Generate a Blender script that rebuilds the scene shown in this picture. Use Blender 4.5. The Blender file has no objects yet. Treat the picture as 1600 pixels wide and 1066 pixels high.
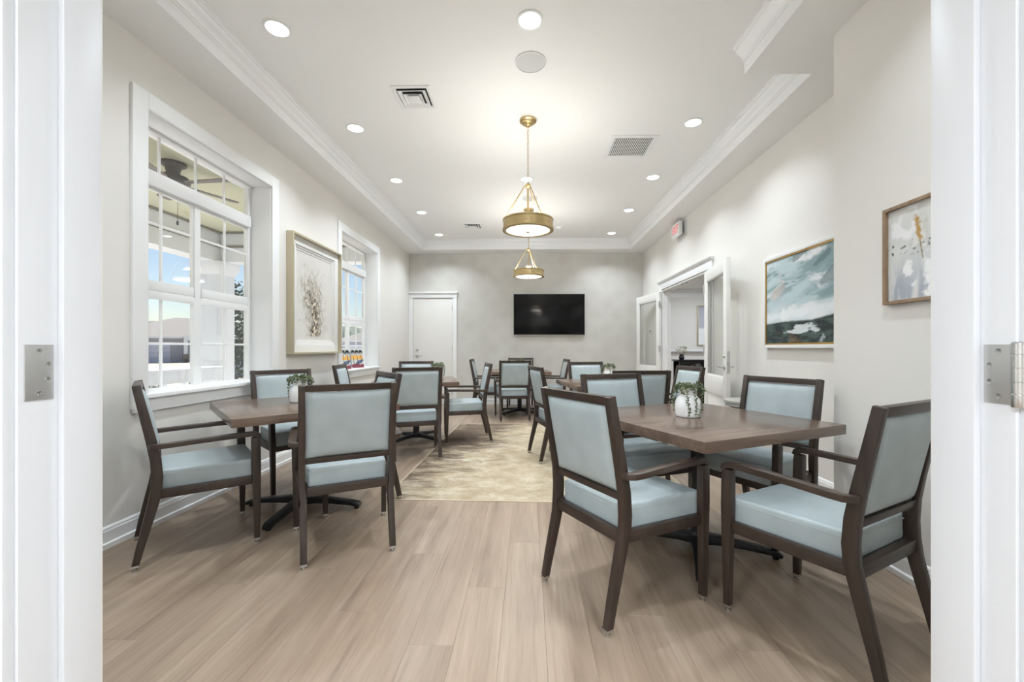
import bpy, bmesh, math, random
from mathutils import Vector, Matrix, noise as mnoise
R = math.radians
random.seed(7)
scene = bpy.context.scene
col = scene.collection

# ------------------------------------------------------------------ camera
FPX, CX, CY = 652.0, 809.0, 544.0          # focal length and principal point for a 1600 px wide frame
CAM_H, YAW = 1.16, R(1.4)
cd = bpy.data.cameras.new('camera'); cam = bpy.data.objects.new('camera', cd); col.objects.link(cam)
cd.sensor_width = 36; cd.lens = FPX / 1600 * 36
cd.shift_x = (800 - CX) / 1600; cd.shift_y = (CY - 533) / 1600
cd.clip_start = 0.02; cd.clip_end = 500
cam.location = (0, 0, CAM_H); cam.rotation_euler = (R(90), 0, YAW)
scene.camera = cam

# ------------------------------------------------------------------ world, sun, exposure
scene.view_settings.view_transform = 'Standard'
scene.view_settings.look = 'None'
scene.view_settings.gamma = 1
scene.view_settings.use_curve_mapping = False
scene.view_settings.exposure = 0.53
w = bpy.data.worlds.new('world'); scene.world = w; w.use_nodes = True
wn = w.node_tree.nodes; wl = w.node_tree.links
bg = wn['Background']; sky = wn.new('ShaderNodeTexSky')
sky.sky_type = 'NISHITA'; sky.sun_disc = False; sky.sun_elevation = R(52); sky.sun_rotation = R(-70)
sky.air_density = 1.0; sky.dust_density = 0.6; sky.ozone_density = 1.2
wl.new(sky.outputs[0], bg.inputs[0]); bg.inputs[1].default_value = 0.091
sd = bpy.data.lights.new('sun', 'SUN'); sd.energy = 9.0; sd.angle = R(0.6); sd.color = (1, 0.985, 0.96)
sun = bpy.data.objects.new('sun', sd); col.objects.link(sun)
sun.rotation_euler = Vector((0.88, -0.30, -1.25)).to_track_quat('-Z', 'Y').to_euler()
DOWNLIGHT_W, PENDANT_W, HALL_W, SIDE_W = 4.9, 16.0, 53.0, 24.0
LAMP_C = (0.83, 0.915, 1.0)

# ------------------------------------------------------------------ room measures
XL, XR, YF, YB = -2.45, 2.345, 0.95, 8.55
SOF, CEIL = 3.10, 3.29
XLI, XRI, YBI = -2.085, 2.01, 8.20           # inner edges of the dropped border
NX, NY = 1.90, 2.64                           # projecting stretch of wall on the right, near the camera
NXI, NYS = 1.54, 3.00                         # its dropped border

# ------------------------------------------------------------------ helpers
def srgb(r, g, b):
    f = lambda c: (c / 255 / 12.92) if c / 255 <= 0.04045 else ((c / 255 + 0.055) / 1.055) ** 2.4
    return (f(r), f(g), f(b), 1)

def newmat(name, color=(0.8, 0.8, 0.8, 1), rough=0.5, metal=0.0, spec=0.5):
    m = bpy.data.materials.new(name); m.use_nodes = True
    b = m.node_tree.nodes['Principled BSDF']
    b.inputs['Base Color'].default_value = color
    b.inputs['Roughness'].default_value = rough
    b.inputs['Metallic'].default_value = metal
    b.inputs['Specular IOR Level'].default_value = spec
    return m

def nodes(m):
    return m.node_tree.nodes, m.node_tree.links, m.node_tree.nodes['Principled BSDF']

def ramp(n, stops):
    r = n.new('ShaderNodeValToRGB')
    el = r.color_ramp.elements
    while len(el) < len(stops): el.new(0.5)
    for e, (p, c) in zip(el, stops):
        e.position = p; e.color = c
    return r

def paint(name, color, rough=0.55, bump=0.02, scale=180):
    m = newmat(name, color, rough); n, l, b = nodes(m)
    tc = n.new('ShaderNodeTexCoord'); nz = n.new('ShaderNodeTexNoise'); nz.inputs['Scale'].default_value = scale
    nz.inputs['Detail'].default_value = 3
    bp = n.new('ShaderNodeBump'); bp.inputs['Strength'].default_value = bump; bp.inputs['Distance'].default_value = 0.01
    l.new(tc.outputs['Object'], nz.inputs['Vector']); l.new(nz.outputs['Fac'], bp.inputs['Height']); l.new(bp.outputs[0], b.inputs['Normal'])
    return m

def grain(name, stops, scale, stretch, rough=0.4, rnd=0.0, bump=0.05, tint=0.0, detail=6, fine=None):
    """wood: noise stretched along one axis, offset per object"""
    m = newmat(name, stops[0][1], rough); n, l, b = nodes(m)
    tc = n.new('ShaderNodeTexCoord'); mp = n.new('ShaderNodeMapping'); mp.inputs['Scale'].default_value = stretch
    oi = n.new('ShaderNodeObjectInfo'); sc = n.new('ShaderNodeVectorMath'); sc.operation = 'SCALE'; sc.inputs['Scale'].default_value = rnd
    cb = n.new('ShaderNodeCombineXYZ'); l.new(oi.outputs['Random'], cb.inputs[0]); l.new(oi.outputs['Random'], cb.inputs[1]); l.new(oi.outputs['Random'], cb.inputs[2])
    l.new(cb.outputs[0], sc.inputs[0]); l.new(tc.outputs['Object'], mp.inputs['Vector'])
    ad = n.new('ShaderNodeVectorMath'); l.new(mp.outputs[0], ad.inputs[0]); l.new(sc.outputs[0], ad.inputs[1])
    nz = n.new('ShaderNodeTexNoise'); nz.inputs['Scale'].default_value = scale; nz.inputs['Detail'].default_value = detail
    nz.inputs['Roughness'].default_value = 0.62; nz.inputs['Distortion'].default_value = 0.35
    l.new(ad.outputs[0], nz.inputs['Vector'])
    r = ramp(n, stops); l.new(nz.outputs['Fac'], r.inputs[0])
    out = r.outputs[0]
    if fine:
        mf = n.new('ShaderNodeMapping'); mf.inputs['Scale'].default_value = fine; l.new(tc.outputs['Object'], mf.inputs[0])
        af = n.new('ShaderNodeVectorMath'); l.new(mf.outputs[0], af.inputs[0]); l.new(sc.outputs[0], af.inputs[1])
        nf = n.new('ShaderNodeTexNoise'); nf.inputs['Scale'].default_value = 1; nf.inputs['Detail'].default_value = 5; nf.inputs['Roughness'].default_value = 0.7; nf.inputs['Distortion'].default_value = 0.6
        l.new(af.outputs[0], nf.inputs['Vector']); rf = ramp(n, [(0.3, (0.80, 0.79, 0.78, 1)), (0.5, (1, 1, 1, 1)), (0.75, (1.06, 1.06, 1.06, 1))]); l.new(nf.outputs[0], rf.inputs[0])
        mm = n.new('ShaderNodeMix'); mm.data_type = 'RGBA'; mm.blend_type = 'MULTIPLY'; mm.inputs[0].default_value = 1; l.new(out, mm.inputs[6]); l.new(rf.outputs[0], mm.inputs[7]); out = mm.outputs[2]
    if tint:
        hv = n.new('ShaderNodeHueSaturation'); mr = n.new('ShaderNodeMapRange')
        mr.inputs['To Min'].default_value = 1 - tint; mr.inputs['To Max'].default_value = 1 + tint
        l.new(oi.outputs['Random'], mr.inputs['Value']); l.new(mr.outputs[0], hv.inputs['Value']); l.new(out, hv.inputs['Color']); out = hv.outputs[0]
    l.new(out, b.inputs['Base Color'])
    bp = n.new('ShaderNodeBump'); bp.inputs['Strength'].default_value = bump; bp.inputs['Distance'].default_value = 0.004
    l.new(nz.outputs['Fac'], bp.inputs['Height']); l.new(bp.outputs[0], b.inputs['Normal'])
    return m

def emit(name, color, strength):
    m = newmat(name, color, 0.4); b = nodes(m)[2]
    b.inputs['Emission Color'].default_value = color; b.inputs['Emission Strength'].default_value = strength
    return m

def glass_mat(name, tint=(1, 1, 1, 1), refl=0.10):
    m = bpy.data.materials.new(name); m.use_nodes = True
    n = m.node_tree.nodes; l = m.node_tree.links; n.clear()
    o = n.new('ShaderNodeOutputMaterial'); mx = n.new('ShaderNodeMixShader'); t = n.new('ShaderNodeBsdfTransparent'); g = n.new('ShaderNodeBsdfGlossy')
    fr = n.new('ShaderNodeFresnel'); fr.inputs['IOR'].default_value = 1.45
    ml = n.new('ShaderNodeMath'); ml.operation = 'MULTIPLY'; ml.inputs[1].default_value = refl * 5
    t.inputs[0].default_value = tint; g.inputs['Roughness'].default_value = 0.02
    l.new(fr.outputs[0], ml.inputs[0]); l.new(ml.outputs[0], mx.inputs[0]); l.new(t.outputs[0], mx.inputs[1]); l.new(g.outputs[0], mx.inputs[2]); l.new(mx.outputs[0], o.inputs[0])
    return m

class MB:
    """collects shapes, builds ONE mesh object"""
    def __init__(s): s.v = []; s.f = []; s.c = []
    def add(s, vs, fs):
        o = len(s.v); s.v += [tuple(v) for v in vs]; s.f += [tuple(i + o for i in f) for f in fs]; return s
    def box(s, x0, x1, y0, y1, z0, z1):
        return s.add([(x0,y0,z0),(x1,y0,z0),(x1,y1,z0),(x0,y1,z0),(x0,y0,z1),(x1,y0,z1),(x1,y1,z1),(x0,y1,z1)],
                     [(0,3,2,1),(4,5,6,7),(0,1,5,4),(1,2,6,5),(2,3,7,6),(3,0,4,7)])
    def cbox(s, c, sz, rz=0):
        a, b, d = sz[0]/2, sz[1]/2, sz[2]/2; ca, sa = math.cos(rz), math.sin(rz)
        vs = []
        for (x, y, z) in [(-a,-b,-d),(a,-b,-d),(a,b,-d),(-a,b,-d),(-a,-b,d),(a,-b,d),(a,b,d),(-a,b,d)]:
            vs.append((c[0]+x*ca-y*sa, c[1]+x*sa+y*ca, c[2]+z))
        return s.add(vs, [(0,3,2,1),(4,5,6,7),(0,1,5,4),(1,2,6,5),(2,3,7,6),(3,0,4,7)])
    def rings(s, rings, cap=True, closed=False):
        n = len(rings[0]); vs = [p for r in rings for p in r]; fs = []
        m = len(rings)
        for i in range(m if closed else m - 1):
            a = i * n; b = ((i + 1) % m) * n
            for k in range(n):
                k2 = (k + 1) % n; fs.append((a+k, a+k2, b+k2, b+k))
        if cap and not closed: fs.append(tuple(range(n))[::-1]); fs.append(tuple((m-1)*n + k for k in range(n)))
        return s.add(vs, fs)
    def sweep(s, pts, side, ws, hs, closed=False):
        """rectangular section; ws along the side vector, hs across it"""
        pts = [Vector(p) for p in pts]; side = Vector(side).normalized(); n = len(pts); rg = []
        for i, p in enumerate(pts):
            a = pts[i-1] if (i > 0 or closed) else p; b = pts[(i+1) % n] if (i < n-1 or closed) else p
            t = (b - a).normalized(); sd = (side - t * side.dot(t)).normalized(); u = t.cross(sd)
            w_ = (ws[i] if isinstance(ws, (list, tuple)) else ws)/2; h_ = (hs[i] if isinstance(hs, (list, tuple)) else hs)/2
            rg.append([p - sd*w_ - u*h_, p + sd*w_ - u*h_, p + sd*w_ + u*h_, p - sd*w_ + u*h_])
        return s.rings(rg, True, closed)
    def tube(s, pts, r, n=8, closed=False):
        pts = [Vector(p) for p in pts]; m = len(pts); rg = []; ref = None
        for i, p in enumerate(pts):
            a = pts[i-1] if (i > 0 or closed) else p; b = pts[(i+1) % m] if (i < m-1 or closed) else p
            t = (b - a).normalized()
            if ref is None: ref = Vector((0,0,1)) if abs(t.z) < 0.9 else Vector((1,0,0))
            sd = t.cross(ref).normalized(); u = sd.cross(t); ref = u if abs(u.length) > 0 else ref
            rr = r[i] if isinstance(r, (list, tuple)) else r
            rg.append([p + sd*math.cos(2*math.pi*k/n)*rr + u*math.sin(2*math.pi*k/n)*rr for k in range(n)])
        return s.rings(rg, True, closed)
    def lathe(s, prof, c=(0,0,0), n=32, cap=True):
        rg = [[(c[0]+r*math.cos(2*math.pi*k/n), c[1]+r*math.sin(2*math.pi*k/n), c[2]+z) for k in range(n)] for r, z in prof]
        return s.rings(rg, cap)
    def prism(s, poly, z0, z1):
        n = len(poly)
        return s.add([(x,y,z0) for x,y in poly] + [(x,y,z1) for x,y in poly],
                     [tuple(range(n))[::-1], tuple(range(n, 2*n))] + [(k,(k+1)%n,n+(k+1)%n,n+k) for k in range(n)])
    def extr(s, poly, axis, a0, a1):
        """polygon extruded along axis 'x' (poly = y,z) or 'y' (poly = x,z)"""
        n = len(poly)
        f = (lambda a, p: (a, p[0], p[1])) if axis == 'x' else (lambda a, p: (p[0], a, p[1]))
        return s.add([f(a0, p) for p in poly] + [f(a1, p) for p in poly],
                     [tuple(range(n))[::-1], tuple(range(n, 2*n))] + [(k,(k+1)%n,n+(k+1)%n,n+k) for k in range(n)])
    def mesh(s, name, bevel=0, seg=2, smooth=True, ang=35):
        me = bpy.data.meshes.new(name); me.from_pydata(s.v, [], s.f)
        bm = bmesh.new(); bm.from_mesh(me)
        bmesh.ops.recalc_face_normals(bm, faces=bm.faces[:])
        if bevel:
            eds = [e for e in bm.edges if len(e.link_faces) == 2 and e.calc_face_angle(0) > R(28)]
            bmesh.ops.bevel(bm, geom=eds, offset=bevel, segments=seg, profile=0.6, affect='EDGES', clamp_overlap=True)
        bm.to_mesh(me); bm.free()
        if smooth:
            me.shade_smooth(); me.set_sharp_from_angle(angle=R(ang))
        return me
    def build(s, name, mat, parent=None, bevel=0, seg=2, smooth=True, ang=35, loc=None):
        return link(name, s.mesh(name, bevel, seg, smooth, ang), mat, parent, loc)

def link(name, me, mat, parent=None, loc=None):
    o = bpy.data.objects.new(name, me); col.objects.link(o)
    if mat and not me.materials: me.materials.append(mat)
    if parent: o.parent = parent
    if loc: o.location = loc
    return o

def tag(o, label=None, cat=None, group=None, kind=None):
    if label: o['label'] = label
    if cat: o['category'] = cat
    if group: o['group'] = group
    if kind: o['kind'] = kind
    return o

def empty(name, loc=(0,0,0), rz=0):
    o = bpy.data.objects.new(name, None); col.objects.link(o); o.empty_display_size = 0.1
    o.location = loc; o.rotation_euler = (0, 0, rz); return o

def struct(o): o['kind'] = 'structure'; return o

def copy_tree(o, parent=None):
    c = o.copy(); col.objects.link(c); c.parent = parent
    for ch in list(o.children): copy_tree(ch, c)
    return c

def light(name, kind, loc, energy, color=(1,1,1), size=0.1, rot=(0,0,0), shape='DISK', spread=None, parent=None):
    d = bpy.data.lights.new(name, kind); d.energy = energy; d.color = color
    if kind == 'AREA':
        d.shape = shape; d.size = size
        if spread: d.spread = spread
    elif kind in ('POINT', 'SPOT'): d.shadow_soft_size = size
    o = bpy.data.objects.new(name, d); col.objects.link(o); o.location = loc; o.rotation_euler = rot
    if parent: o.parent = parent
    return o

# ------------------------------------------------------------------ materials
M = {}
M['wall'] = paint('wall paint', srgb(231, 228, 222), 0.6)
M['ceil'] = paint('ceiling paint', srgb(241, 240, 237), 0.7)
M['trim'] = paint('white trim', srgb(240, 240, 239), 0.35, 0.008, 60)
M['door'] = paint('door paint', srgb(236, 234, 229), 0.4, 0.008, 60)
M['jamb'] = paint('jamb paint', srgb(234, 236, 240), 0.35, 0.008, 60)
M['wood'] = grain('dark walnut', [(0.25, srgb(42, 33, 28)), (0.55, srgb(60, 48, 41)), (0.8, srgb(78, 63, 53))], 22, (1, 1, 0.12), 0.38, 9)
M['woodh'] = grain('dark walnut rail', [(0.25, srgb(42, 33, 28)), (0.55, srgb(60, 48, 41)), (0.8, srgb(78, 63, 53))], 22, (0.12, 1, 1), 0.38, 9)
M['table'] = grain('table walnut', [(0.25, srgb(84, 68, 57)), (0.5, srgb(107, 88, 75)), (0.78, srgb(128, 107, 92))], 16, (0.08, 1, 1), 0.22, 7, 0.012)
M['black'] = newmat('black iron', srgb(24, 24, 27), 0.45)
M['chrome'] = newmat('polished steel', srgb(205, 205, 203), 0.18, 1.0)
M['steel'] = newmat('brushed steel', srgb(206, 206, 205), 0.42, 0.85)
M['brass'] = newmat('aged brass', srgb(202, 180, 134), 0.34, 1.0)
M['brassd'] = newmat('dark brass', srgb(128, 102, 62), 0.4, 1.0)
M['ceramic'] = newmat('white ceramic', srgb(240, 240, 238), 0.12)
M['dark'] = newmat('dark void', srgb(38, 38, 38), 0.8)
M['screen'] = newmat('black screen', srgb(8, 8, 9), 0.14, 0, 0.25)
M['plastic'] = newmat('white plastic', srgb(236, 236, 234), 0.4)
M['glass'] = glass_mat('window glass', (1, 1, 1, 1), 0.03)
M['dglass'] = glass_mat('door glass', (0.985, 0.99, 0.985, 1), 0.06)
M['lens'] = emit('lamp lens', (1, 0.97, 0.92, 1), 6.0)
M['diff'] = emit('pendant diffuser', (1, 0.93, 0.82, 1), 0.85)
def vinyl():
    m = newmat('blue green vinyl', srgb(169, 180, 182), 0.4); n, l, b = nodes(m)
    tc = n.new('ShaderNodeTexCoord'); nz = n.new('ShaderNodeTexNoise'); nz.inputs['Scale'].default_value = 260; nz.inputs['Detail'].default_value = 2
    n2 = n.new('ShaderNodeTexNoise'); n2.inputs['Scale'].default_value = 9
    r = ramp(n, [(0.3, srgb(165, 176, 178)), (0.7, srgb(175, 186, 188))])
    bp = n.new('ShaderNodeBump'); bp.inputs['Strength'].default_value = 0.08; bp.inputs['Distance'].default_value = 0.002
    l.new(tc.outputs['Object'], nz.inputs['Vector']); l.new(tc.outputs['Object'], n2.inputs['Vector']); l.new(n2.outputs[0], r.inputs[0]); l.new(r.outputs[0], b.inputs['Base Color'])
    l.new(nz.outputs[0], bp.inputs['Height']); l.new(bp.outputs[0], b.inputs['Normal']); return m
M['vinyl'] = vinyl()
M['plank'] = grain('oak plank', [(0.22, srgb(112, 94, 79)), (0.40, srgb(145, 126, 108)), (0.58, srgb(158, 139, 120)), (0.8, srgb(173, 155, 137))], 11, (1.0, 0.07, 1), 0.36, 40, 0.03, 0.035, 8, (70, 2.6, 1))
M['sidefloor'] = grain('side room floor', [(0.3, srgb(140, 120, 105)), (0.7, srgb(170, 150, 130))], 7, (1, 0.1, 1), 0.45, 3)

def wallpaper():
    m = newmat('patterned wallpaper', srgb(205, 202, 194), 0.55); n, l, b = nodes(m)
    tc = n.new('ShaderNodeTexCoord'); mp = n.new('ShaderNodeMapping'); mp.inputs['Rotation'].default_value = (0, R(45), 0); mp.inputs['Scale'].default_value = (3.1, 0.001, 3.1)
    vo = n.new('ShaderNodeTexVoronoi'); vo.distance = 'CHEBYCHEV'; vo.inputs['Scale'].default_value = 1; vo.inputs['Randomness'].default_value = 0
    wv = n.new('ShaderNodeTexWave'); wv.inputs['Scale'].default_value = 0.9; wv.inputs['Distortion'].default_value = 2.5; wv.inputs['Detail'].default_value = 2
    nz = n.new('ShaderNodeTexNoise'); nz.inputs['Scale'].default_value = 2.2; nz.inputs['Detail'].default_value = 4
    sp = n.new('ShaderNodeSeparateColor'); a = n.new('ShaderNodeMath'); a.operation = 'MULTIPLY_ADD'; a.inputs[1].default_value = 0.35
    a2 = n.new('ShaderNodeMath'); a2.operation = 'MULTIPLY_ADD'; a2.inputs[1].default_value = 0.55
    l.new(tc.outputs['Object'], mp.inputs[0]); l.new(mp.outputs[0], vo.inputs['Vector']); l.new(tc.outputs['Object'], nz.inputs['Vector'])
    l.new(vo.outputs['Distance'], a.inputs[0]); l.new(nz.outputs[0], a.inputs[2])
    r = ramp(n, [(0.35, srgb(200, 197, 190)), (0.62, srgb(208, 206, 199)), (0.95, srgb(215, 213, 207))])
    l.new(a.outputs[0], r.inputs[0]); l.new(r.outputs[0], b.inputs['Base Color']); return m
M['wallpaper'] = wallpaper()

def rugmat():
    m = newmat('abstract rug', srgb(205, 190, 165), 0.95, 0, 0.1); n, l, b = nodes(m)
    tc = n.new('ShaderNodeTexCoord')
    def ns(scale, sc, det=6, rgh=0.6, dist=0.4):
        mp = n.new('ShaderNodeMapping'); mp.inputs['Scale'].default_value = sc
        z = n.new('ShaderNodeTexNoise'); z.inputs['Scale'].default_value = scale; z.inputs['Detail'].default_value = det; z.inputs['Roughness'].default_value = rgh; z.inputs['Distortion'].default_value = dist
        l.new(tc.outputs['Object'], mp.inputs[0]); l.new(mp.outputs[0], z.inputs['Vector']); return z.outputs[0]
    base = ramp(n, [(0.3, srgb(154, 138, 113)), (0.48, srgb(172, 158, 134)), (0.7, srgb(196, 186, 167))])
    l.new(ns(4.5, (1, 1.2, 1), 10, 0.72), base.inputs[0])
    # brown streaks, gathered towards the left side
    st = ns(4.2, (0.7, 1.9, 1), 12, 0.78, 0.3); big = ns(0.9, (1, 1, 1), 2, 0.5, 0)
    sx = n.new('ShaderNodeSeparateXYZ'); l.new(tc.outputs['Object'], sx.inputs[0])
    gx = n.new('ShaderNodeMapRange'); gx.inputs['From Min'].default_value = -1.15; gx.inputs['From Max'].default_value = 0.35; gx.inputs['To Min'].default_value = 0.26; gx.inputs['To Max'].default_value = -0.12
    gy = n.new('ShaderNodeMath'); gy.operation = 'MULTIPLY_ADD'; gy.inputs[1].default_value = -0.28; l.new(sx.outputs[1], gy.inputs[0]); l.new(sx.outputs[0], gy.inputs[2]); l.new(gy.outputs[0], gx.inputs['Value'])
    a = n.new('ShaderNodeMath'); l.new(st, a.inputs[0]); l.new(gx.outputs[0], a.inputs[1])
    b2 = n.new('ShaderNodeMath'); b2.operation = 'MULTIPLY_ADD'; b2.inputs[1].default_value = 0.45; l.new(big, b2.inputs[0]); l.new(a.outputs[0], b2.inputs[2])
    mk = ramp(n, [(0.80, (0, 0, 0, 1)), (0.97, (1, 1, 1, 1))]); l.new(b2.outputs[0], mk.inputs[0])
    mx = n.new('ShaderNodeMix'); mx.data_type = 'RGBA'; l.new(mk.outputs[0], mx.inputs[0]); l.new(base.outputs[0], mx.inputs[6]); mx.inputs[7].default_value = srgb(108, 94, 82)
    fine = ns(95, (1, 1, 1), 2, 0.6, 0); fr = ramp(n, [(0.3, (0.86, 0.86, 0.86, 1)), (0.7, (1.06, 1.06, 1.06, 1))]); l.new(fine, fr.inputs[0])
    m2 = n.new('ShaderNodeMix'); m2.data_type = 'RGBA'; m2.blend_type = 'MULTIPLY'; m2.inputs[0].default_value = 1; l.new(mx.outputs[2], m2.inputs[6]); l.new(fr.outputs[0], m2.inputs[7])
    l.new(m2.outputs[2], b.inputs['Base Color'])
    bp = n.new('ShaderNodeBump'); bp.inputs['Strength'].default_value = 0.4; bp.inputs['Distance'].default_value = 0.006; l.new(fine, bp.inputs['Height']); l.new(bp.outputs[0], b.inputs['Normal'])
    return m
M['rug'] = rugmat()

# ================================================================== STRUCTURE
# floor: sub-floor slab with separate planks laid lengthwise
floor = struct(MB().box(XL - 0.05, XR + 0.05, YF - 0.02, YB + 0.05, -0.15, -0.009).build('floor', M['plank']))
PW, PL, TH = 0.18, 1.22, 0.009
pm = {}
def plank_mesh(wd, ln):
    k = (round(wd, 3), round(ln, 3))
    if k not in pm:
        b = 0.0006; a, c = wd/2 - 0.0002, ln/2 - 0.0002
        vs = [(-a,-c,-TH),(a,-c,-TH),(a,c,-TH),(-a,c,-TH),(-a,-c,-b),(a,-c,-b),(a,c,-b),(-a,c,-b),(-a+b,-c+b,0),(a-b,-c+b,0),(a-b,c-b,0),(-a+b,c-b,0)]
        fs = [(0,3,2,1),(0,1,5,4),(1,2,6,5),(2,3,7,6),(3,0,4,7),(4,5,9,8),(5,6,10,9),(6,7,11,10),(7,4,8,11),(8,9,10,11)]
        me = bpy.data.meshes.new('floor_plank'); me.from_pydata(vs, [], fs); me.materials.append(M['plank']); pm[k] = me
    return pm[k]
x = XL; row = 0
while x < XR - 0.01:
    wd = min(PW, XR - x); off = [0.0, 0.75, 0.35, 1.05, 0.55, 0.15, 0.9][row % 7]
    y = YF - off
    while y < YB - 0.02:
        y0, y1 = max(y, YF), min(y + PL, YB)
        if y1 - y0 > 0.03:
            o = link('floor_plank', plank_mesh(wd, y1 - y0), None, floor, (x + wd/2, (y0+y1)/2, 0))
        y += PL
    x += PW; row += 1
struct(MB().box(-3.2, 3.2, -3.2, YF - 0.02, -0.15, 0.0).build('floor_hall', M['plank']))
struct(MB().box(XR + 0.05, 7.0, 3.4, 11.7, -0.15, 0.0).build('floor_side_room', M['sidefloor']))

# left wall with two window openings
WY = [(2.61, 3.92), (5.40, 6.71)]; WZ0, WZ1 = 0.84, 2.70; XO = XL - 0.235
b = MB()
ys = [YF - 0.15, WY[0][0], WY[0][1], WY[1][0], WY[1][1], YB + 0.2]
for k in (0, 2, 4): b.box(XO, XL, ys[k], ys[k+1], -0.15, 3.6)
for a in WY: b.box(XO, XL, a[0], a[1], -0.15, WZ0); b.box(XO, XL, a[0], a[1], WZ1, 3.6)
struct(b.build('wall_left', M['wall'], smooth=False))
struct(MB().box(XL, XR + 0.13, YB, YB + 0.15, -0.15, 3.6).build('wall_back', M['wallpaper'], smooth=False))
DY0, DY1, DZ = 5.43, 7.34, 2.17
b = MB().box(XR, XR + 0.13, NY, DY0, -0.15, 3.6).box(XR, XR + 0.13, DY1, YB, -0.15, 3.6).box(XR, XR + 0.13, DY0, DY1, DZ, 3.6)
struct(b.build('wall_right', M['wall'], smooth=False))
struct(MB().box(NX, XR + 0.13, YF - 0.15, NY, -0.15, 3.6).build('wall_near_right', M['wall'], smooth=False))
# wall with the doorway the camera looks through
JL, JR, JZ, HY = -1.008, 0.909, 2.13, 0.80
b = MB().box(XO, JL - 0.02, HY, YF, -0.15, 3.6).box(JR + 0.02, 3.2, HY, YF, -0.15, 3.6).box(JL - 0.02, JR + 0.02, HY, YF, JZ + 0.02, 3.6)
struct(b.build('wall_front', M['wall'], smooth=False))
# ceiling with dropped border
struct(MB().box(XO, XR + 0.13, YF - 0.15, YB + 0.15, CEIL, CEIL + 0.2).build('ceiling', M['ceil'], smooth=False))
b = MB()
b.box(XL, XLI, YF, YB, SOF, CEIL).box(XLI, XRI, YBI, YB, SOF, CEIL).box(XRI, XR, NYS, YB, SOF, CEIL).box(NXI, XR, YF, NYS, SOF, CEIL).box(XLI, NXI, YF, 1.30, SOF, CEIL)
struct(b.build('ceiling_border', M['ceil'], smooth=False))
CP = [(0,-0.105),(0.010,-0.105),(0.012,-0.092),(0.020,-0.088),(0.024,-0.074),(0.034,-0.062),(0.050,-0.050),(0.062,-0.034),(0.066,-0.024),(0.076,-0.022),(0.080,-0.010),(0.088,-0.008),(0.088,0.0),(0,0)]
def crown_run(name, p0, p1, nrm, m0=1, m1=1, z=CEIL, prof=CP, mat='trim', parent=None):
    """moulding along p0-p1, profile offset along nrm; m = mitre factor at each end"""
    p0, p1, nv = Vector(p0), Vector(p1), Vector(nrm); t = (p1 - p0).normalized()
    rg = []
    for p, mf, sg in ((p0, m0, 1), (p1, m1, -1)):
        rg.append([tuple((p + nv*d + t*(d*mf*sg)).to_tuple()) + (z + h,) for d, h in prof])
    rg = [[(a[0], a[1], a[-1]) for a in r] for r in rg]
    return MB().rings(rg).build(name, M[mat], parent, smooth=True, ang=25)
runs = [('trim_1', (XLI, 1.30), (XLI, YBI), (1, 0)), ('trim_2', (XLI, YBI), (XRI, YBI), (0, -1)), ('trim_3', (XRI, YBI), (XRI, NYS), (-1, 0)), ('trim_4', (NXI, NYS), (NXI, 1.30), (-1, 0)), ('trim_5', (NXI, 1.30), (XLI, 1.30), (0, 1))]
for nm, a, c, nv in runs:
    struct(crown_run(nm, a + (0,), c + (0,), nv + (0,), 0 if nm == 'trim_4' else 1, 0 if nm == 'trim_3' else 1))
# white fascia board below the crown
for k, (nm, a, c, nv) in enumerate(runs):
    struct(crown_run('trim_%d' % (6 + k), a + (0,), c + (0,), nv + (0,), 1 if nm != 'trim_4' else 0, 1 if nm != 'trim_3' else 0, CEIL, [(0, -0.19), (0.004, -0.19), (0.004, -0.10), (0, -0.10)]))
# baseboards with shoe moulding
BP = [(0,0.001),(0.026,0.001),(0.027,0.030),(0.018,0.036),(0.016,0.036),(0.016,0.098),(0.012,0.106),(0.012,0.114),(0.006,0.122),(0.0,0.125)]
for nm, a, c, nv in [('baseboard_left', (XL, YF), (XL, YB), (1,0)), ('baseboard_back', (-1.46, YB), (XR, YB), (0,-1)), ('baseboard_right', (XR, DY0 - 0.11), (XR, NY), (-1,0)),
                     ('baseboard_right_far', (XR, YB), (XR, DY1 + 0.11), (-1,0)), ('baseboard_near_right', (NX, NY), (NX, YF), (-1,0)), ('baseboard_column', (XR, NY), (NX, NY), (0,1))]:
    struct(crown_run(nm, a + (0,), c + (0,), nv + (0,), 0 if nm in ('baseboard_near_right',) else 1, 1 if nm != 'baseboard_column' else -1, 0.0, BP))

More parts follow.
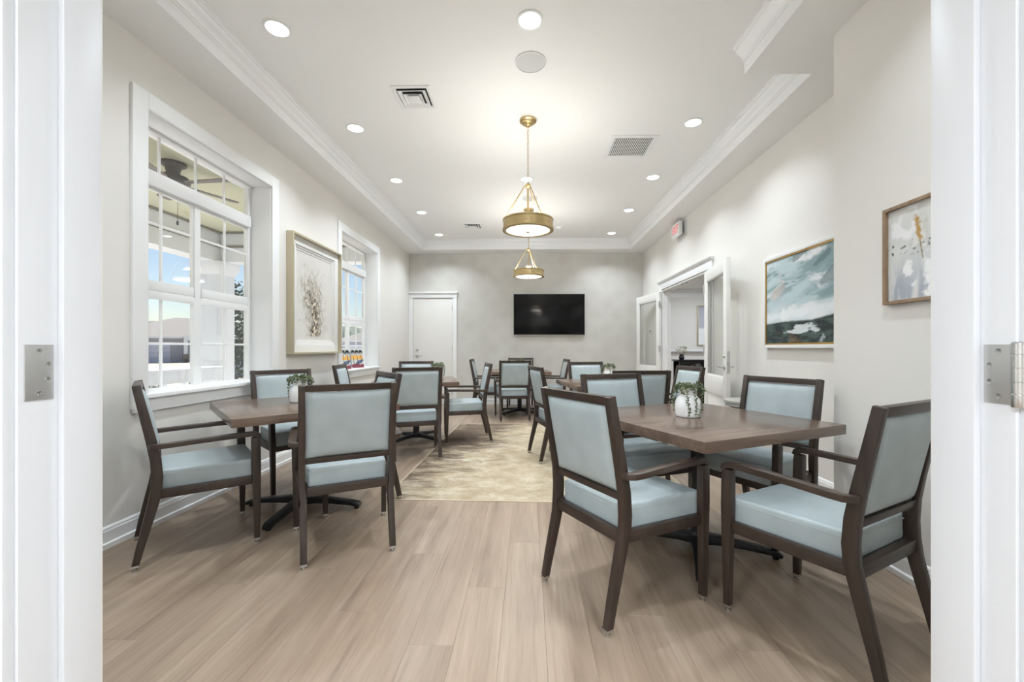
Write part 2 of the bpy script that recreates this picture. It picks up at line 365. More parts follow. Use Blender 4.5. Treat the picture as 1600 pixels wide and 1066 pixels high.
# ---------------- windows
def make_window(name, y0, y1):
    root = struct(empty(name, (XL, (y0+y1)/2, WZ0)))
    P = lambda nm, mb, mat='trim', bev=0.003, par=root: mb.build(nm, M[mat], par, bev, 2)
    h = (y1-y0)/2; H = WZ1 - WZ0; cw = 0.10
    XG = -0.20                                        # glass plane, local x (wall face is x = 0)
    P('casing', MB().box(-0.001, 0.02, -h-cw, -h+0.006, -0.06, H+cw)); P('casing', MB().box(-0.001, 0.02, h-0.006, h+cw, -0.06, H+cw))
    P('head_casing', MB().box(-0.001, 0.022, -h+0.005, h-0.005, H-0.006, H+cw))
    P('sill', MB().box(-0.23, 0.045, -h-0.03, h+0.03, 0.0, 0.026)); P('apron', MB().box(-0.001, 0.022, -h-cw+0.01, h+cw-0.01, -0.085, 0.0))
    P('reveal', MB().box(-0.24, 0.0, -h, -h+0.012, 0.026, H)); P('reveal', MB().box(-0.24, 0.0, h-0.012, h, 0.026, H)); P('reveal', MB().box(-0.24, 0.0, -h+0.012, h-0.012, H-0.012, H))
    # frame bars around glass
    bz = [z - WZ0 for z in (0.877, 1.506, 1.636, 2.275, 2.41, 2.668)]
    ge = h - 0.052
    fr = MB()
    P('frame_jamb', MB().box(XG-0.03, XG+0.015, -h+0.012, -ge, 0.026, H-0.012)); P('frame_jamb', MB().box(XG-0.03, XG+0.015, ge, h-0.012, 0.026, H-0.012))
    P('transom_rail', MB().box(XG-0.06, XG+0.045, -ge, ge, bz[3]+0.02, bz[4]-0.015)); P('frame_head', MB().box(XG-0.05, XG+0.03, -ge, ge, bz[5], H-0.012))
    P('mullion', MB().box(XG-0.025, XG+0.018, -0.028, 0.028, 0.026, bz[3]+0.02))
    P('transom_sash', MB().box(XG-0.03, XG+0.015, -ge, ge, bz[4]-0.015, bz[4]))
    def pane(ya, yb, za, zb): MB().box(XG-0.004, XG, ya, yb, za, zb).build('pane', M['glass'], root, smooth=False)
    def mun(mb): mb.build('muntin', M['trim'], root, 0.002, 1)
    # transom lights
    ty = [-ge, -0.33, 0.0, 0.315, ge]; ty = [-ge, -0.33, 0.0, 0.31, ge]
    for k in range(4):
        pane(ty[k], ty[k+1], bz[4], bz[5])
        if k: mun(MB().box(XG-0.009, XG+0.006, ty[k]-0.009, ty[k]+0.009, bz[4], bz[5]))
    for sgn in (-1, 1):
        a, c = (-ge, -0.028) if sgn < 0 else (0.028, ge)
        m = (a+c)/2
        for (za, zb, dx) in ((bz[0], bz[1], 0.006), (bz[2], bz[3], -0.006)):
            zm = (za+zb)/2 if za == bz[0] else 2.04 - WZ0
            nm = 'lower_sash' if za == bz[0] else 'upper_sash'
            s = MB(); sx0, sx1 = XG+dx-0.012, XG+dx+0.012
            s.box(sx0, sx1, a, a+0.012, za-0.03, zb+0.05).box(sx0, sx1, c-0.012, c, za-0.03, zb+0.05).box(sx0, sx1, a+0.012, c-0.012, za-0.03, za)
            s.box(sx0, sx1, a+0.012, c-0.012, zb, zb+(0.06 if za == bz[0] else 0.03))
            P(nm, s, bev=0.002)
            if za == bz[2]: P('meeting_rail', MB().box(XG-0.03, XG+0.02, a+0.012, c-0.012, za-0.07, za))
            for (ya, yb) in ((a+0.012, m), (m, c-0.012)):
                pane(ya, yb, za, zm); pane(ya, yb, zm, zb)
            mun(MB().box(XG-0.009, XG+0.006, m-0.009, m+0.009, za, zb)); mun(MB().box(XG-0.008, XG+0.005, a+0.012, c-0.012, zm-0.009, zm+0.009))
    return root
make_window('window_1', *WY[0]); make_window('window_2', *WY[1])

# ---------------- door in the back wall
def hinge_mesh(h, wv=0.03):
    return MB().box(-wv/2, wv/2, -0.004, 0.0, -h/2, h/2).lathe([(0.006, -h/2), (0.006, h/2)], (0, -0.006, 0), 8)
d1 = struct(empty('door_1', (-1.955, YB, 0)))
dx = 0.405
MB().box(-dx, dx, -0.012, 0.02, 0.004, 2.18).build('leaf', M['door'], d1, 0.002)
# sketch of two shallow frame lines: stop gap around the leaf
MB().box(-dx-0.09, -dx-0.006, -0.028, 0.0, 0, 2.19).build('casing', M['trim'], d1, 0.003)
MB().box(dx+0.006, dx+0.09, -0.028, 0.0, 0, 2.19).build('casing', M['trim'], d1, 0.003)
MB().box(-dx-0.09, dx+0.095, -0.032, 0.0, 2.19, 2.28).build('head_casing', M['trim'], d1, 0.003)
MB().box(-dx-0.088, dx+0.115, -0.055, 0.0, 2.28, 2.315).build('head_cap', M['trim'], d1, 0.006)
for z in (0.25, 1.15, 1.98):
    h = hinge_mesh(0.11).build('hinge', M['steel'], d1); h.location = (dx+0.003, -0.013, z)
lv = MB().lathe([(0.032, 0), (0.032, 0.008), (0.027, 0.014), (0.011, 0.016), (0.011, 0.045)], n=20).build('lever_handle', M['steel'], d1); lv.rotation_euler = (R(90), 0, 0); lv.location = (-dx+0.075, -0.012, 1.0)
lb = MB().sweep([(0,0,0.042),(0.03,0,0.045),(0.12,0.003,0.045)], (0,1,0), 0.02, 0.012).build('lever', M['steel'], lv, 0.003)
db = MB().lathe([(0.03, 0), (0.03, 0.006), (0.022, 0.02), (0.0, 0.021)], n=20, cap=False).build('deadbolt', M['steel'], d1); db.rotation_euler = (R(90), 0, 0); db.location = (-dx+0.075, -0.012, 1.12)
MB().box(-dx-0.012, -dx+0.004, -0.02, -0.01, 0.95, 1.06).build('strike_plate', M['steel'], d1)

# ---------------- double glazed doors in the right wall
d2 = struct(empty('door_2', (XR, (DY0+DY1)/2, 0)))
hh = (DY1-DY0)/2
for s in (-1, 1):
    MB().box(-0.024, 0.0, min(s*hh, s*(hh+0.10)), max(s*hh, s*(hh+0.10)), 0, DZ+0.005).build('casing', M['trim'], d2, 0.003)
    MB().box(-0.012, 0.14, min(s*hh, s*(hh-0.025)), max(s*hh, s*(hh-0.025)), 0, DZ).build('door_jamb', M['trim'], d2, 0.002)
    MB().box(0.05, 0.09, min(s*(hh-0.025), s*(hh-0.04)), max(s*(hh-0.025), s*(hh-0.04)), 0, DZ-0.02).build('door_stop', M['trim'], d2, 0.002)
MB().box(-0.012, 0.14, -hh+0.025, hh-0.025, DZ-0.025, DZ).build('head_jamb', M['trim'], d2, 0.002)
MB().box(-0.026, 0.0, -hh-0.10, hh+0.10, DZ+0.005, DZ+0.11).build('head_casing', M['trim'], d2, 0.003)
MB().extr([(0, DZ+0.11), (-0.03, DZ+0.11), (-0.04, DZ+0.125), (-0.055, DZ+0.135), (-0.06, DZ+0.15), (0, DZ+0.15)], 'y', -hh-0.12, hh+0.12).build('head_cap', M['trim'], d2)
for k in (-0.12, 0.06):
    MB().box(-0.006, 0.02, k-0.02, k+0.02, DZ-0.045, DZ-0.025).build('roller_catch', M['steel'], d2)
def leaf(hy, free, flip):
    """door leaf hinged at y=hy, swung back against the wall; free end position given in world xy"""
    hp = Vector((XR - 0.045, hy)); fp = Vector(free); d = fp - hp; ln = 0.92; ang = math.atan2(d.y, d.x)
    root = empty('door_leaf', (hp.x, hp.y, 0), ang); root.parent = d2; root.location = (hp.x - XR, hp.y - (DY0+DY1)/2, 0)
    t = 0.022; st, tp, bt = 0.115, 0.14, 0.62; zt = DZ - 0.03
    MB().box(0, st, -t, t, 0.01, zt).build('stile', M['door'], root, 0.002); MB().box(ln-st, ln, -t, t, 0.01, zt).build('stile', M['door'], root, 0.002)
    MB().box(st, ln-st, -t, t, zt-tp, zt).build('top_rail', M['door'], root, 0.002); MB().box(st, ln-st, -t, t, bt, bt+0.21).build('lock_rail', M['door'], root, 0.002); MB().box(st, ln-st, -t, t, 0.01, 0.2).build('bottom_rail', M['door'], root, 0.002)
    MB().box(st, ln-st, -0.008, 0.008, 0.2, bt).build('lower_panel', M['door'], root, 0.001)
    MB().box(st, ln-st, -0.003, 0.003, bt+0.21, zt-tp).build('pane', M['dglass'], root, smooth=False)
    for sg in (-1, 1):
        g = MB(); a, c, z0, z1 = st, ln-st, bt+0.21, zt-tp; q = sg*0.014
        for (xa, xb, za, zb) in ((a, a+0.015, z0, z1), (c-0.015, c, z0, z1), (a+0.015, c-0.015, z0, z0+0.015), (a+0.015, c-0.015, z1-0.015, z1)):
            g.box(xa, xb, min(q*0.4, q), max(q*0.4, q), za, zb)
        g.build('glazing_bead', M['door'], root, 0.002)
    for z in (0.25, 1.15, 1.92):
        h = MB().lathe([(0.009, -0.057), (0.009, 0.057)], n=10).box(-0.03, 0.03, -0.004, 0.004, -0.055, 0.055).build('hinge', M['steel'], root); h.location = (-0.012, flip*t, z)
    return root, ln
lf, ln = leaf(DY1 - 0.03, (2.14, 8.22), 1)
ln_near, ln = leaf(DY0 + 0.02, (2.155, 4.54), -1)
# latch hardware on the near leaf: faceplate on the edge, lever on either face
MB().box(ln-0.001, ln+0.003, -0.0155, 0.0155, 0.885, 1.125).build('lock_faceplate', M['steel'], ln_near, 0.001)
MB().box(ln+0.002, ln+0.012, -0.008, 0.008, 0.985, 1.01).build('latch_bolt', M['chrome'], ln_near, 0.002)
for sg in (-1, 1):
    r = MB().lathe([(0.027, 0), (0.027, 0.007), (0.011, 0.012), (0.011, 0.05)], n=18).build('lever_handle', M['steel'], ln_near); r.rotation_euler = (R(-90*sg), 0, 0); r.location = (ln-0.06, sg*0.022, 0.955)
    q = MB().sweep([(0,0,0.047),(-0.03,0,0.05),(-0.115,0,0.05)], (0,1,0), 0.018, 0.011).build('lever', M['steel'], r, 0.003)
    r = MB().lathe([(0.022, 0), (0.022, 0.006), (0.014, 0.014), (0.0, 0.015)], n=16, cap=False).build('thumb_turn', M['steel'], ln_near); r.rotation_euler = (R(-90*sg), 0, 0); r.location = (ln-0.06, sg*0.022, 1.07)

# ---------------- doorway frame nearest the camera, with hinges
d3 = struct(empty('door_3', (0, HY, 0)))
JD = YF - HY
for s, X in ((-1, JL), (1, JR)):
    a = lambda x0, x1: (min(X + s*x0, X + s*x1), max(X + s*x0, X + s*x1))
    x0, x1 = a(0, 0.03); MB().box(x0, x1, 0.0, JD + 0.004, 0, JZ).build('door_jamb', M['jamb'], d3, 0.002)
    x0, x1 = a(-0.014, 0.0); MB().box(x0, x1, 0.07 if s < 0 else 0.06, JD - 0.002, 0, JZ).build('door_stop', M['jamb'], d3, 0.003)
    x0, x1 = a(0.006, 0.11); MB().box(x0, x1, -0.02, 0.0, 0, JZ + 0.11).build('casing', M['jamb'], d3, 0.003)
    x0, x1 = a(0.004, 0.10); MB().box(x0, x1, JD, JD + 0.02, 0, JZ + 0.11).build('casing', M['trim'], d3, 0.003)
MB().box(JL, JR, 0.0, JD, JZ, JZ + 0.03).build('head_jamb', M['jamb'], d3, 0.002)
MB().box(JL - 0.004, JR + 0.004, -0.02, 0.0, JZ + 0.006, JZ + 0.11).build('head_casing', M['jamb'], d3, 0.003)
MB().box(JL - 0.004, JR + 0.004, JD, JD + 0.02, JZ + 0.006, JZ + 0.11).build('head_casing', M['trim'], d3, 0.003)
for s, X in ((-1, JL), (1, JR)):
    hr = empty('hinge'); hr.parent = d3; hr.location = (X, 0.010 if s < 0 else 0.002, 1.11)
    hr.name = 'hinge'
    q = -s*0.0025
    MB().box(min(0, q), max(0, q), 0.0, 0.051, -0.057, 0.057).build('hinge_leaf', M['steel'], hr, 0.0006)
    for (yy, zz) in ((0.024, 0.044), (0.040, 0.0165), (0.040, -0.0155), (0.024, -0.043)):
        sc = MB().lathe([(0.0052, 0), (0.0048, 0.0010), (0.0022, 0.0004), (0.0, 0.0004)], n=16, cap=False).cbox((0,0,0.0006), (0.0045, 0.0009, 0.0006), 0.6).cbox((0,0,0.0006), (0.0009, 0.0045, 0.0006), 0.6).build('screw', M['chrome'], hr)
        sc.rotation_euler = (0, R(-90*s), 0); sc.location = (q, yy, zz)
    if s > 0:
        prof = [(0.0055, -0.062), (0.0085, -0.06)]
        for za, zb in ((-0.058, -0.037), (-0.034, -0.014), (-0.012, 0.012), (0.014, 0.036), (0.039, 0.058)):
            prof += [(0.0090, za), (0.0090, zb), (0.0078, zb + 0.0005), (0.0078, zb + 0.0015)]
        prof += [(0.0085, 0.060), (0.0055, 0.062)]
        kn = MB().lathe(prof, n=16).build('knuckle', M['chrome'], hr); kn.location = (q*1.5, -0.008, 0)

# hall behind the camera (lights the doorway)
struct(MB().box(-3.3, -3.2, -3.2, HY, -0.15, 3.0).build('wall_hall_left', M['wall'], smooth=False))
struct(MB().box(3.2, 3.3, -3.2, HY, -0.15, 3.0).build('wall_hall_right', M['wall'], smooth=False))
struct(MB().box(-3.3, 3.3, -3.3, -3.2, -0.15, 3.0).build('wall_hall_back', M['wall'], smooth=False))
struct(MB().box(-3.3, 3.3, -3.3, HY, 2.9, 3.0).build('ceiling_hall', M['ceil'], smooth=False))
# side room seen through the glazed doors
struct(MB().box(XR + 0.13, 7.0, 11.5, 11.65, -0.15, 3.0).build('wall_side_room_back', M['wall'], smooth=False))
struct(MB().box(6.9, 7.05, 3.4, 11.5, -0.15, 3.0).build('wall_side_room_right', M['wall'], smooth=False))
struct(MB().box(XR + 0.13, 7.0, 3.3, 3.4, -0.15, 3.0).build('wall_side_room_near', M['wall'], smooth=False))
struct(MB().box(XR, XR + 0.13, YB + 0.15, 11.65, -0.15, 3.0).build('wall_side_room_left', M['wall'], smooth=False))
struct(MB().box(XR + 0.13, 7.05, 3.3, 11.65, 2.76, 2.9).build('ceiling_side_room', M['ceil'], smooth=False))
struct(crown_run('trim_side_room', (6.9, 11.5, 0), (XR + 0.13, 11.5, 0), (0, -1, 0), 1, 1, 2.76, [(0,-0.22),(0.01,-0.22),(0.012,-0.1),(0.02,-0.09),(0.06,-0.04),(0.09,-0.02),(0.09,0),(0,0)]))
struct(crown_run('baseboard_side_room', (6.9, 11.5, 0), (XR + 0.13, 11.5, 0), (0, -1, 0), 1, 1, 0, BP))

# ================================================================== CEILING FITTINGS
def downlight_proto():
    root = empty('recessed_downlight')
    MB().lathe([(0.088, 0), (0.088, -0.004), (0.080, -0.007), (0.070, -0.006), (0.068, 0.0)], n=32, cap=False).build('trim_ring', M['plastic'], root)
    MB().lathe([(0.070, -0.003), (0.0001, -0.0035)], n=32, cap=True).build('lens', M['lens'], root)
    return root
DL = [(-1.67, 2.74, 'recessed downlight nearest the camera above the left wall'), (0.013, 2.71, 'large bright recessed downlight at the top centre of the ceiling'),
      (-1.67, 4.0, 'recessed downlight left of the first square ceiling vent'), (-1.67, 5.26, 'third recessed downlight from the camera in the left row'),
      (-1.67, 6.51, 'fourth recessed downlight from the camera in the left row'), (-1.67, 7.80, 'recessed downlight in the far left corner of the tray ceiling'),
      (1.56, 3.98, 'recessed downlight right of the slatted return grille'), (1.56, 5.24, 'second recessed downlight in the right row beyond the return grille'),
      (1.56, 6.48, 'third recessed downlight in the right row, left of the exit sign'), (1.55, 7.77, 'recessed downlight in the far right corner of the tray ceiling'),
      (-0.016, 5.26, 'recessed downlight seen behind the chain of the nearer pendant'),
      (-1.67, 1.52, 'unseen recessed downlight added to continue the left row inside the near doorway'),  # out of view, carries the row on; added as fill for the front
      (1.2, 1.45, 'unseen recessed downlight added on the right to brighten the near doorway end')]  # no such fitting in view; added to brighten the near right
dl = downlight_proto()
for i, (x, y, lab) in enumerate(DL):
    o = dl if i == 0 else copy_tree(dl)
    o.location = (x, y, CEIL); tag(o, lab, 'downlight', 'recessed ceiling downlights')
    light('downlight_lamp', 'AREA', (0, 0, -0.012), DOWNLIGHT_W, LAMP_C, 0.13, spread=R(124), parent=o)
o = copy_tree(dl)
for ch in list(o.children):
    if ch.type == 'LIGHT': bpy.data.objects.remove(ch)
o.location = (4.55, 9.9, 2.76); tag(o, 'recessed downlight in the side room seen through the open doorway', 'downlight', 'recessed ceiling downlights')
light('side_room_lamp', 'AREA', (0, 0, -0.012), SIDE_W, LAMP_C, 0.13, parent=o)
for (x, y, wh) in ((4.3, 6.2, 'nearer'), (5.6, 8.2, 'farther')):  # two extra lamps, added out of view to brighten the side room
    o = copy_tree(dl)
    for ch in list(o.children):
        if ch.type == 'LIGHT': bpy.data.objects.remove(ch)
    o.location = (x, y, 2.76); tag(o, '%s of two unseen side room downlights added behind the right wall' % wh, 'downlight', 'added side room downlights out of view')
    light('side_room_lamp', 'AREA', (0, 0, -0.012), SIDE_W, LAMP_C, 0.13, parent=o)
# unseen hall lamps, added behind the camera to light doorway and foreground
for (x, y, wh) in ((-1.5, -0.9, 'left'), (1.5, -0.9, 'right'), (0, -2.2, 'rear')):
    p = empty('added_hall_lamp', (x, y, 2.9)); tag(p, 'unseen flat round ceiling lamp, %s one of three added in the hall behind the doorway' % wh, 'ceiling lamp', 'unseen hall lamps added for fill')
    MB().lathe([(0.30, 0), (0.30, -0.05), (0.28, -0.06), (0.0001, -0.06)], n=32).build('shade', M['plastic'], p)
    light('hall_fill_light', 'AREA', (0, 0, -0.07), HALL_W, (0.84, 0.92, 1.0), 0.55, parent=p)

def pendant():
    root = empty('pendant_lamp')                       # origin at ceiling
    zr0, zr1, rr = -1.035, -0.935, 0.232               # ring bottom and top
    MB().lathe([(0.079, 0), (0.079, -0.014), (0.070, -0.020), (0.060, -0.022), (0.058, -0.034), (0.036, -0.042), (0.030, -0.052), (0.016, -0.058), (0.010, -0.075)], n=32).build('canopy', M['brass'], root)
    lm = MB().tube([(0.0085*math.cos(a), 0, 0.016*math.sin(a)) for a in [2*math.pi*k/12 for k in range(12)]], 0.0019, 5, True).mesh('chain_link')
    n = 22; z0, z1 = -0.082, -0.590
    for k in range(n):
        c = link('chain_link', lm, M['brass'], root, (0, 0, z0 + (z1-z0)*k/(n-1))); c.rotation_euler = (0, 0, R(90*(k % 2)+20))
    hz = -0.615
    MB().lathe([(0.006, 0.03), (0.010, 0.022), (0.022, 0.014), (0.028, 0.0), (0.022, -0.014), (0.010, -0.022), (0.007, -0.03)], (0,0,hz), 24).build('hub', M['brass'], root)
    MB().tube([(0,0,hz-0.02), (0,0,-0.875)], 0.008, 10).build('stem', M['brass'], root)
    MB().lathe([(0.008, -0.845), (0.016, -0.85), (0.040, -0.868), (0.046, -0.876), (0.036, -0.884), (0.026, -0.895), (0.012, -0.905), (0.0001, -0.91)], n=24).build('finial', M['brass'], root)
    for k in range(3):
        a = R(62 + 120*k); ca, sa = math.cos(a), math.sin(a)
        MB().tube([(0.024*ca, 0.024*sa, hz), (0.034*ca, 0.034*sa, hz-0.004), (0.218*ca, 0.218*sa, zr1+0.004)], 0.0055, 8).build('rod', M['brass'], root)
    MB().lathe([(rr+0.006, zr1), (rr+0.006, zr1-0.010), (rr, zr1-0.016), (rr, zr0+0.026), (rr+0.007, zr0+0.020), (rr+0.007, zr0), (rr-0.026, zr0-0.002), (rr-0.028, zr0+0.004), (rr-0.012, zr0+0.008), (rr-0.012, zr1), (rr+0.006, zr1)], n=64, cap=False).build('ring', M['brass'], root)
    MB().lathe([(rr-0.010, zr0+0.012), (rr-0.05, zr0-0.004), (rr*0.5, zr0-0.010), (0.0001, zr0-0.012)], n=48).build('diffuser', M['diff'], root, ang=60)
    MB().lathe([(0.012, zr0-0.012), (0.012, zr0-0.018), (0.0001, zr0-0.022)], n=16).build('diffuser_knob', M['brassd'], root)
    return root
p1 = pendant(); p1.location = (0.0, 3.90, CEIL)
p2 = copy_tree(p1); p2.location = (0.01, 6.42, CEIL)
tag(p1, 'large brass ring pendant with frosted glass hanging nearer the camera', 'pendant lamp', 'brass pendants')
tag(p2, 'smaller looking brass ring pendant hanging farther back before the television wall', 'pendant lamp', 'brass pendants')
for p in (p1, p2):
    light('pendant_bulb', 'POINT', (0, 0, -0.955), PENDANT_W*1.6, (0.90, 0.95, 1.0), 0.08, parent=p)
    light('pendant_glow', 'AREA', (0, 0, -1.07), PENDANT_W*0.5, (1, 0.96, 0.89), 0.38, parent=p)

def diffuser(x, y, s, lab):
    r = empty('ceiling_vent', (x, y, CEIL)); tag(r, lab, 'vent', 'square supply vents')
    h = s/2
    def sq(a, z): return [(-a,-a,z),(a,-a,z),(a,a,z),(-a,a,z)]
    MB().rings([sq(h,0), sq(h,-0.006), sq(h-0.02,-0.010), sq(h-0.035,-0.004), sq(h-0.035, 0.0)], cap=False).build('frame', M['plastic'], r, smooth=False)
    MB().rings([sq(h-0.035,-0.0005), sq(0.001,-0.001)]).build('throat', M['dark'], r, smooth=False)
    for k, (a, z) in enumerate(((h-0.045, -0.014), (h-0.085, -0.020))):
        MB().rings([sq(a-0.022, -0.002), sq(a, z), sq(a, z-0.003), sq(a-0.03, -0.004)], cap=False).build('louvre', M['plastic'], r, smooth=False)
    MB().rings([sq(h-0.118,-0.004), sq(h-0.110,-0.024), sq(0.02,-0.030)]).build('core', M['plastic'], r, smooth=False)
    return r
diffuser(-0.96, 3.52, 0.32, 'square white stepped ceiling vent left of the nearer pendant')
diffuser(-0.96, 7.25, 0.32, 'small far square ceiling vent near the back wall')
rg = empty('return_grille', (1.08, 4.44, CEIL)); tag(rg, 'white slatted return air grille in the ceiling right of the pendant', 'grille')
g = MB()
for (a, c, e, f) in ((-0.235, -0.195, -0.24, 0.24), (0.195, 0.235, -0.24, 0.24), (-0.195, 0.195, -0.24, -0.195), (-0.195, 0.195, 0.195, 0.24)): g.box(a, c, e, f, -0.008, 0)
g.build('frame', M['plastic'], rg, 0.002); MB().box(-0.195, 0.195, -0.195, 0.195, -0.0015, -0.0005).build('throat', M['dark'], rg)
sm = MB().extr([(-0.0045,-0.008),(0.0045,-0.008),(0.0055,-0.002),(-0.0035,-0.002)], 'y', -0.195, 0.195).mesh('slat', smooth=False)
for k in range(20): link('slat', sm, M['plastic'], rg, (-0.185 + 0.37*k/19, 0, 0))
def grille_disc(nm, x, y, r, lab, cat):
    o = empty(nm, (x, y, CEIL)); tag(o, lab, cat)
    MB().lathe([(r, 0), (r, -0.006), (r-0.010, -0.010), (r-0.012, -0.007), (r-0.012, 0)], n=40, cap=False).build('rim', M['plastic'], o)
    MB().lathe([(r-0.011, -0.006), (r*0.5, -0.008), (0.0001, -0.008)], n=40).build('mesh_cover', M['speaker'], o)
M['speaker'] = newmat('speaker mesh', srgb(205, 205, 203), 0.7)
grille_disc('ceiling_speaker', 0.02, 3.11, 0.118, 'large round grey ceiling speaker near the top centre downlight', 'speaker')
grille_disc('ceiling_speaker', 0.03, 5.93, 0.118, 'far round ceiling speaker seen behind the nearer pendant frame', 'speaker')
sdv = empty('smoke_detector', (0.565, 7.36, CEIL)); tag(sdv, 'small white round smoke detector on the far ceiling', 'detector')
MB().lathe([(0.065, 0), (0.065, -0.012), (0.058, -0.016)], n=28).build('base', M['plastic'], sdv); MB().lathe([(0.048, -0.016), (0.044, -0.034), (0.0001, -0.038)], n=28).build('cover', M['plastic'], sdv)

# ================================================================== FURNITURE
def interp(tab, z):
    for (z0, y0), (z1, y1) in zip(tab, tab[1:]):
        if z <= z1: return y0 + (y1-y0)*(z-z0)/(z1-z0)
    return tab[-1][1]
POST = [(0.018, -0.268), (0.12, -0.246), (0.24, -0.217), (0.33, -0.196), (0.40, -0.184), (0.47, -0.180), (0.56, -0.186), (0.66, -0.203), (0.80, -0.231), (0.964, -0.264)]
def chair_proto():
    root = empty('armchair')
    for s in (-1, 1):
        pts = [(s*(0.228 if z < 0.4 else 0.236), y, z) for z, y in POST]
        hs = [0.030, 0.036, 0.042, 0.046, 0.048, 0.050, 0.048, 0.045, 0.041, 0.036]
        lg = MB().sweep(pts, (1,0,0), 0.034, hs).build('leg', M['wood'], root, 0.004)
        MB().lathe([(0.013, 0), (0.015, 0.002), (0.015, 0.009), (0.010, 0.012), (0.010, 0.016)], (s*0.228, -0.270, 0), 12).box(s*0.228-0.0175, s*0.228+0.0175, -0.2855, -0.2525, 0.016, 0.028).build('glide', M['chrome'], lg)
        pts = [(s*0.268, 0.272, 0.018), (s*0.271, 0.270, 0.30), (s*0.275, 0.266, 0.46), (s*0.276, 0.264, 0.60), (s*0.276, 0.262, 0.628)]
        lg = MB().sweep(pts, (1,0,0), [0.030, 0.033, 0.035, 0.036, 0.036], [0.028, 0.040, 0.048, 0.046, 0.040]).build('leg', M['wood'], root, 0.004)
        MB().lathe([(0.012, 0), (0.014, 0.002), (0.014, 0.009), (0.010, 0.012), (0.010, 0.016)], (s*0.268, 0.272, 0), 12).box(s*0.268-0.0155, s*0.268+0.0155, 0.2575, 0.2865, 0.016, 0.027).build('glide', M['chrome'], lg)
        ap = [(s*0.245, -0.203, 0.640), (s*0.268, -0.196, 0.640), (s*0.281, -0.176, 0.641), (s*0.283, -0.14, 0.642), (s*0.280, 0.0, 0.647), (s*0.276, 0.20, 0.651), (s*0.276, 0.255, 0.650), (s*0.276, 0.278, 0.640), (s*0.276, 0.284, 0.622)]
        a2 = []
        for p in ap: a2.append(Vector(p))
        # flat bar: width horizontal, thin vertical; turns down into the front leg
        rgs = []
        tang = [(a2[min(i+1, len(a2)-1)] - a2[max(i-1, 0)]).normalized() for i in range(len(a2))]
        for i, p in enumerate(a2):
            t = tang[i]; up = Vector((0,0,1)); sd = t.cross(up)
            if sd.length < 0.35 or i >= 6: sd = Vector((1,0,0))
            sd.normalize(); u = sd.cross(t).normalized()
            wv = [0.034, 0.036, 0.040, 0.042, 0.040, 0.037, 0.036, 0.036, 0.036][i]/2; hv = [0.026, 0.026, 0.026, 0.026, 0.027, 0.028, 0.028, 0.026, 0.022][i]/2
            if sd.x * 1 < 0 and i < 6 and abs(sd.x) > 0.5: sd = -sd; u = sd.cross(t).normalized()
            if u.z < -0.2: u = -u
            rgs.append([p - sd*wv - u*hv, p + sd*wv - u*hv, p + sd*wv + u*hv, p - sd*wv + u*hv])
        MB().rings(rgs).build('armrest', M['armw'], root, 0.004)
    # back frame rails
    def rail(z0, z1, nm, wx):
        y0, y1 = interp(POST, z0), interp(POST, z1)
        MB().add([(-wx,y0-0.016,z0),(wx,y0-0.016,z0),(wx,y0+0.016,z0),(-wx,y0+0.016,z0),(-wx,y1-0.018,z1),(wx,y1-0.018,z1),(wx,y1+0.018,z1),(-wx,y1+0.018,z1)],
                 [(0,3,2,1),(4,5,6,7),(0,1,5,4),(1,2,6,5),(2,3,7,6),(3,0,4,7)]).build(nm, M['woodh'], root, 0.003)
    rail(0.927, 0.963, 'top_rail', 0.2195); rail(0.528, 0.558, 'lower_rail', 0.222)
    # upholstered back panel, padded on both faces
    n = 12; W, Z0, Z1 = 0.218, 0.559, 0.924; vs = []; fs = []
    for sg in (-1, 1):
        for j in range(n+1):
            for i in range(n+1):
                u = -1 + 2*i/n; v = -1 + 2*j/n
                u = math.copysign(abs(u)**0.6, u); v = math.copysign(abs(v)**0.6, v)
                z = Z0 + (Z1-Z0)*(v+1)/2
                th = 0.004 + 0.020*((1-abs(u)**7)*(1-abs(v)**7))**0.5 + 0.006*(1-u*u)*(1-v*v)
                vs.append((u*W, interp(POST, z) + sg*th, z))
    N1 = (n+1)**2; idx = lambda i, j: j*(n+1)+i
    for j in range(n):
        for i in range(n):
            q = (idx(i,j), idx(i+1,j), idx(i+1,j+1), idx(i,j+1)); fs.append(q); fs.append(tuple(N1+k for k in q[::-1]))
    for k in range(n):
        for (a, c) in ((idx(k,0), idx(k+1,0)), (idx(n,k), idx(n,k+1)), (idx(n-k,n), idx(n-k-1,n)), (idx(0,n-k), idx(0,n-k-1))): fs.append((a, c, N1+c, N1+a))
    MB().add(vs, fs).build('back_cushion', M['vinyl'], root, ang=50)
    # seat rails
    b = MB()
    b.box(-0.214, 0.214, -0.205, -0.172, 0.352, 0.400); b.box(-0.258, 0.258, 0.252, 0.280, 0.352, 0.400)
    for s in (-1, 1):
        b.sweep([(s*0.226, -0.185, 0.376), (s*0.262, 0.262, 0.376)], (0,0,1), 0.048, 0.028)
    b.box(-0.21, 0.21, -0.18, 0.26, 0.366, 0.380)
    b.build('seat_frame', M['woodh'], root, 0.003)
    # seat cushion (box cushion, bevelled), seam below its top edge
    poly = [(-0.210,-0.165),(0.210,-0.165),(0.222,-0.10),(0.254,0.245),(0.254,0.272),(0.240,0.285),(-0.240,0.285),(-0.254,0.272),(-0.254,0.245),(-0.222,-0.10)]
    poly = [(-0.206,-0.168),(0.206,-0.168),(0.254,0.284),(-0.254,0.284)]
    mb = MB(); ng = 10; rg = []
    c = MB().prism(poly, 0.388, 0.492); sc = c.build('seat_cushion', M['vinyl'], root, 0.016, 4, ang=60)
    for v in sc.data.vertices:                       # soft crown on the top
        if v.co.z > 0.48: v.co.z += 0.006
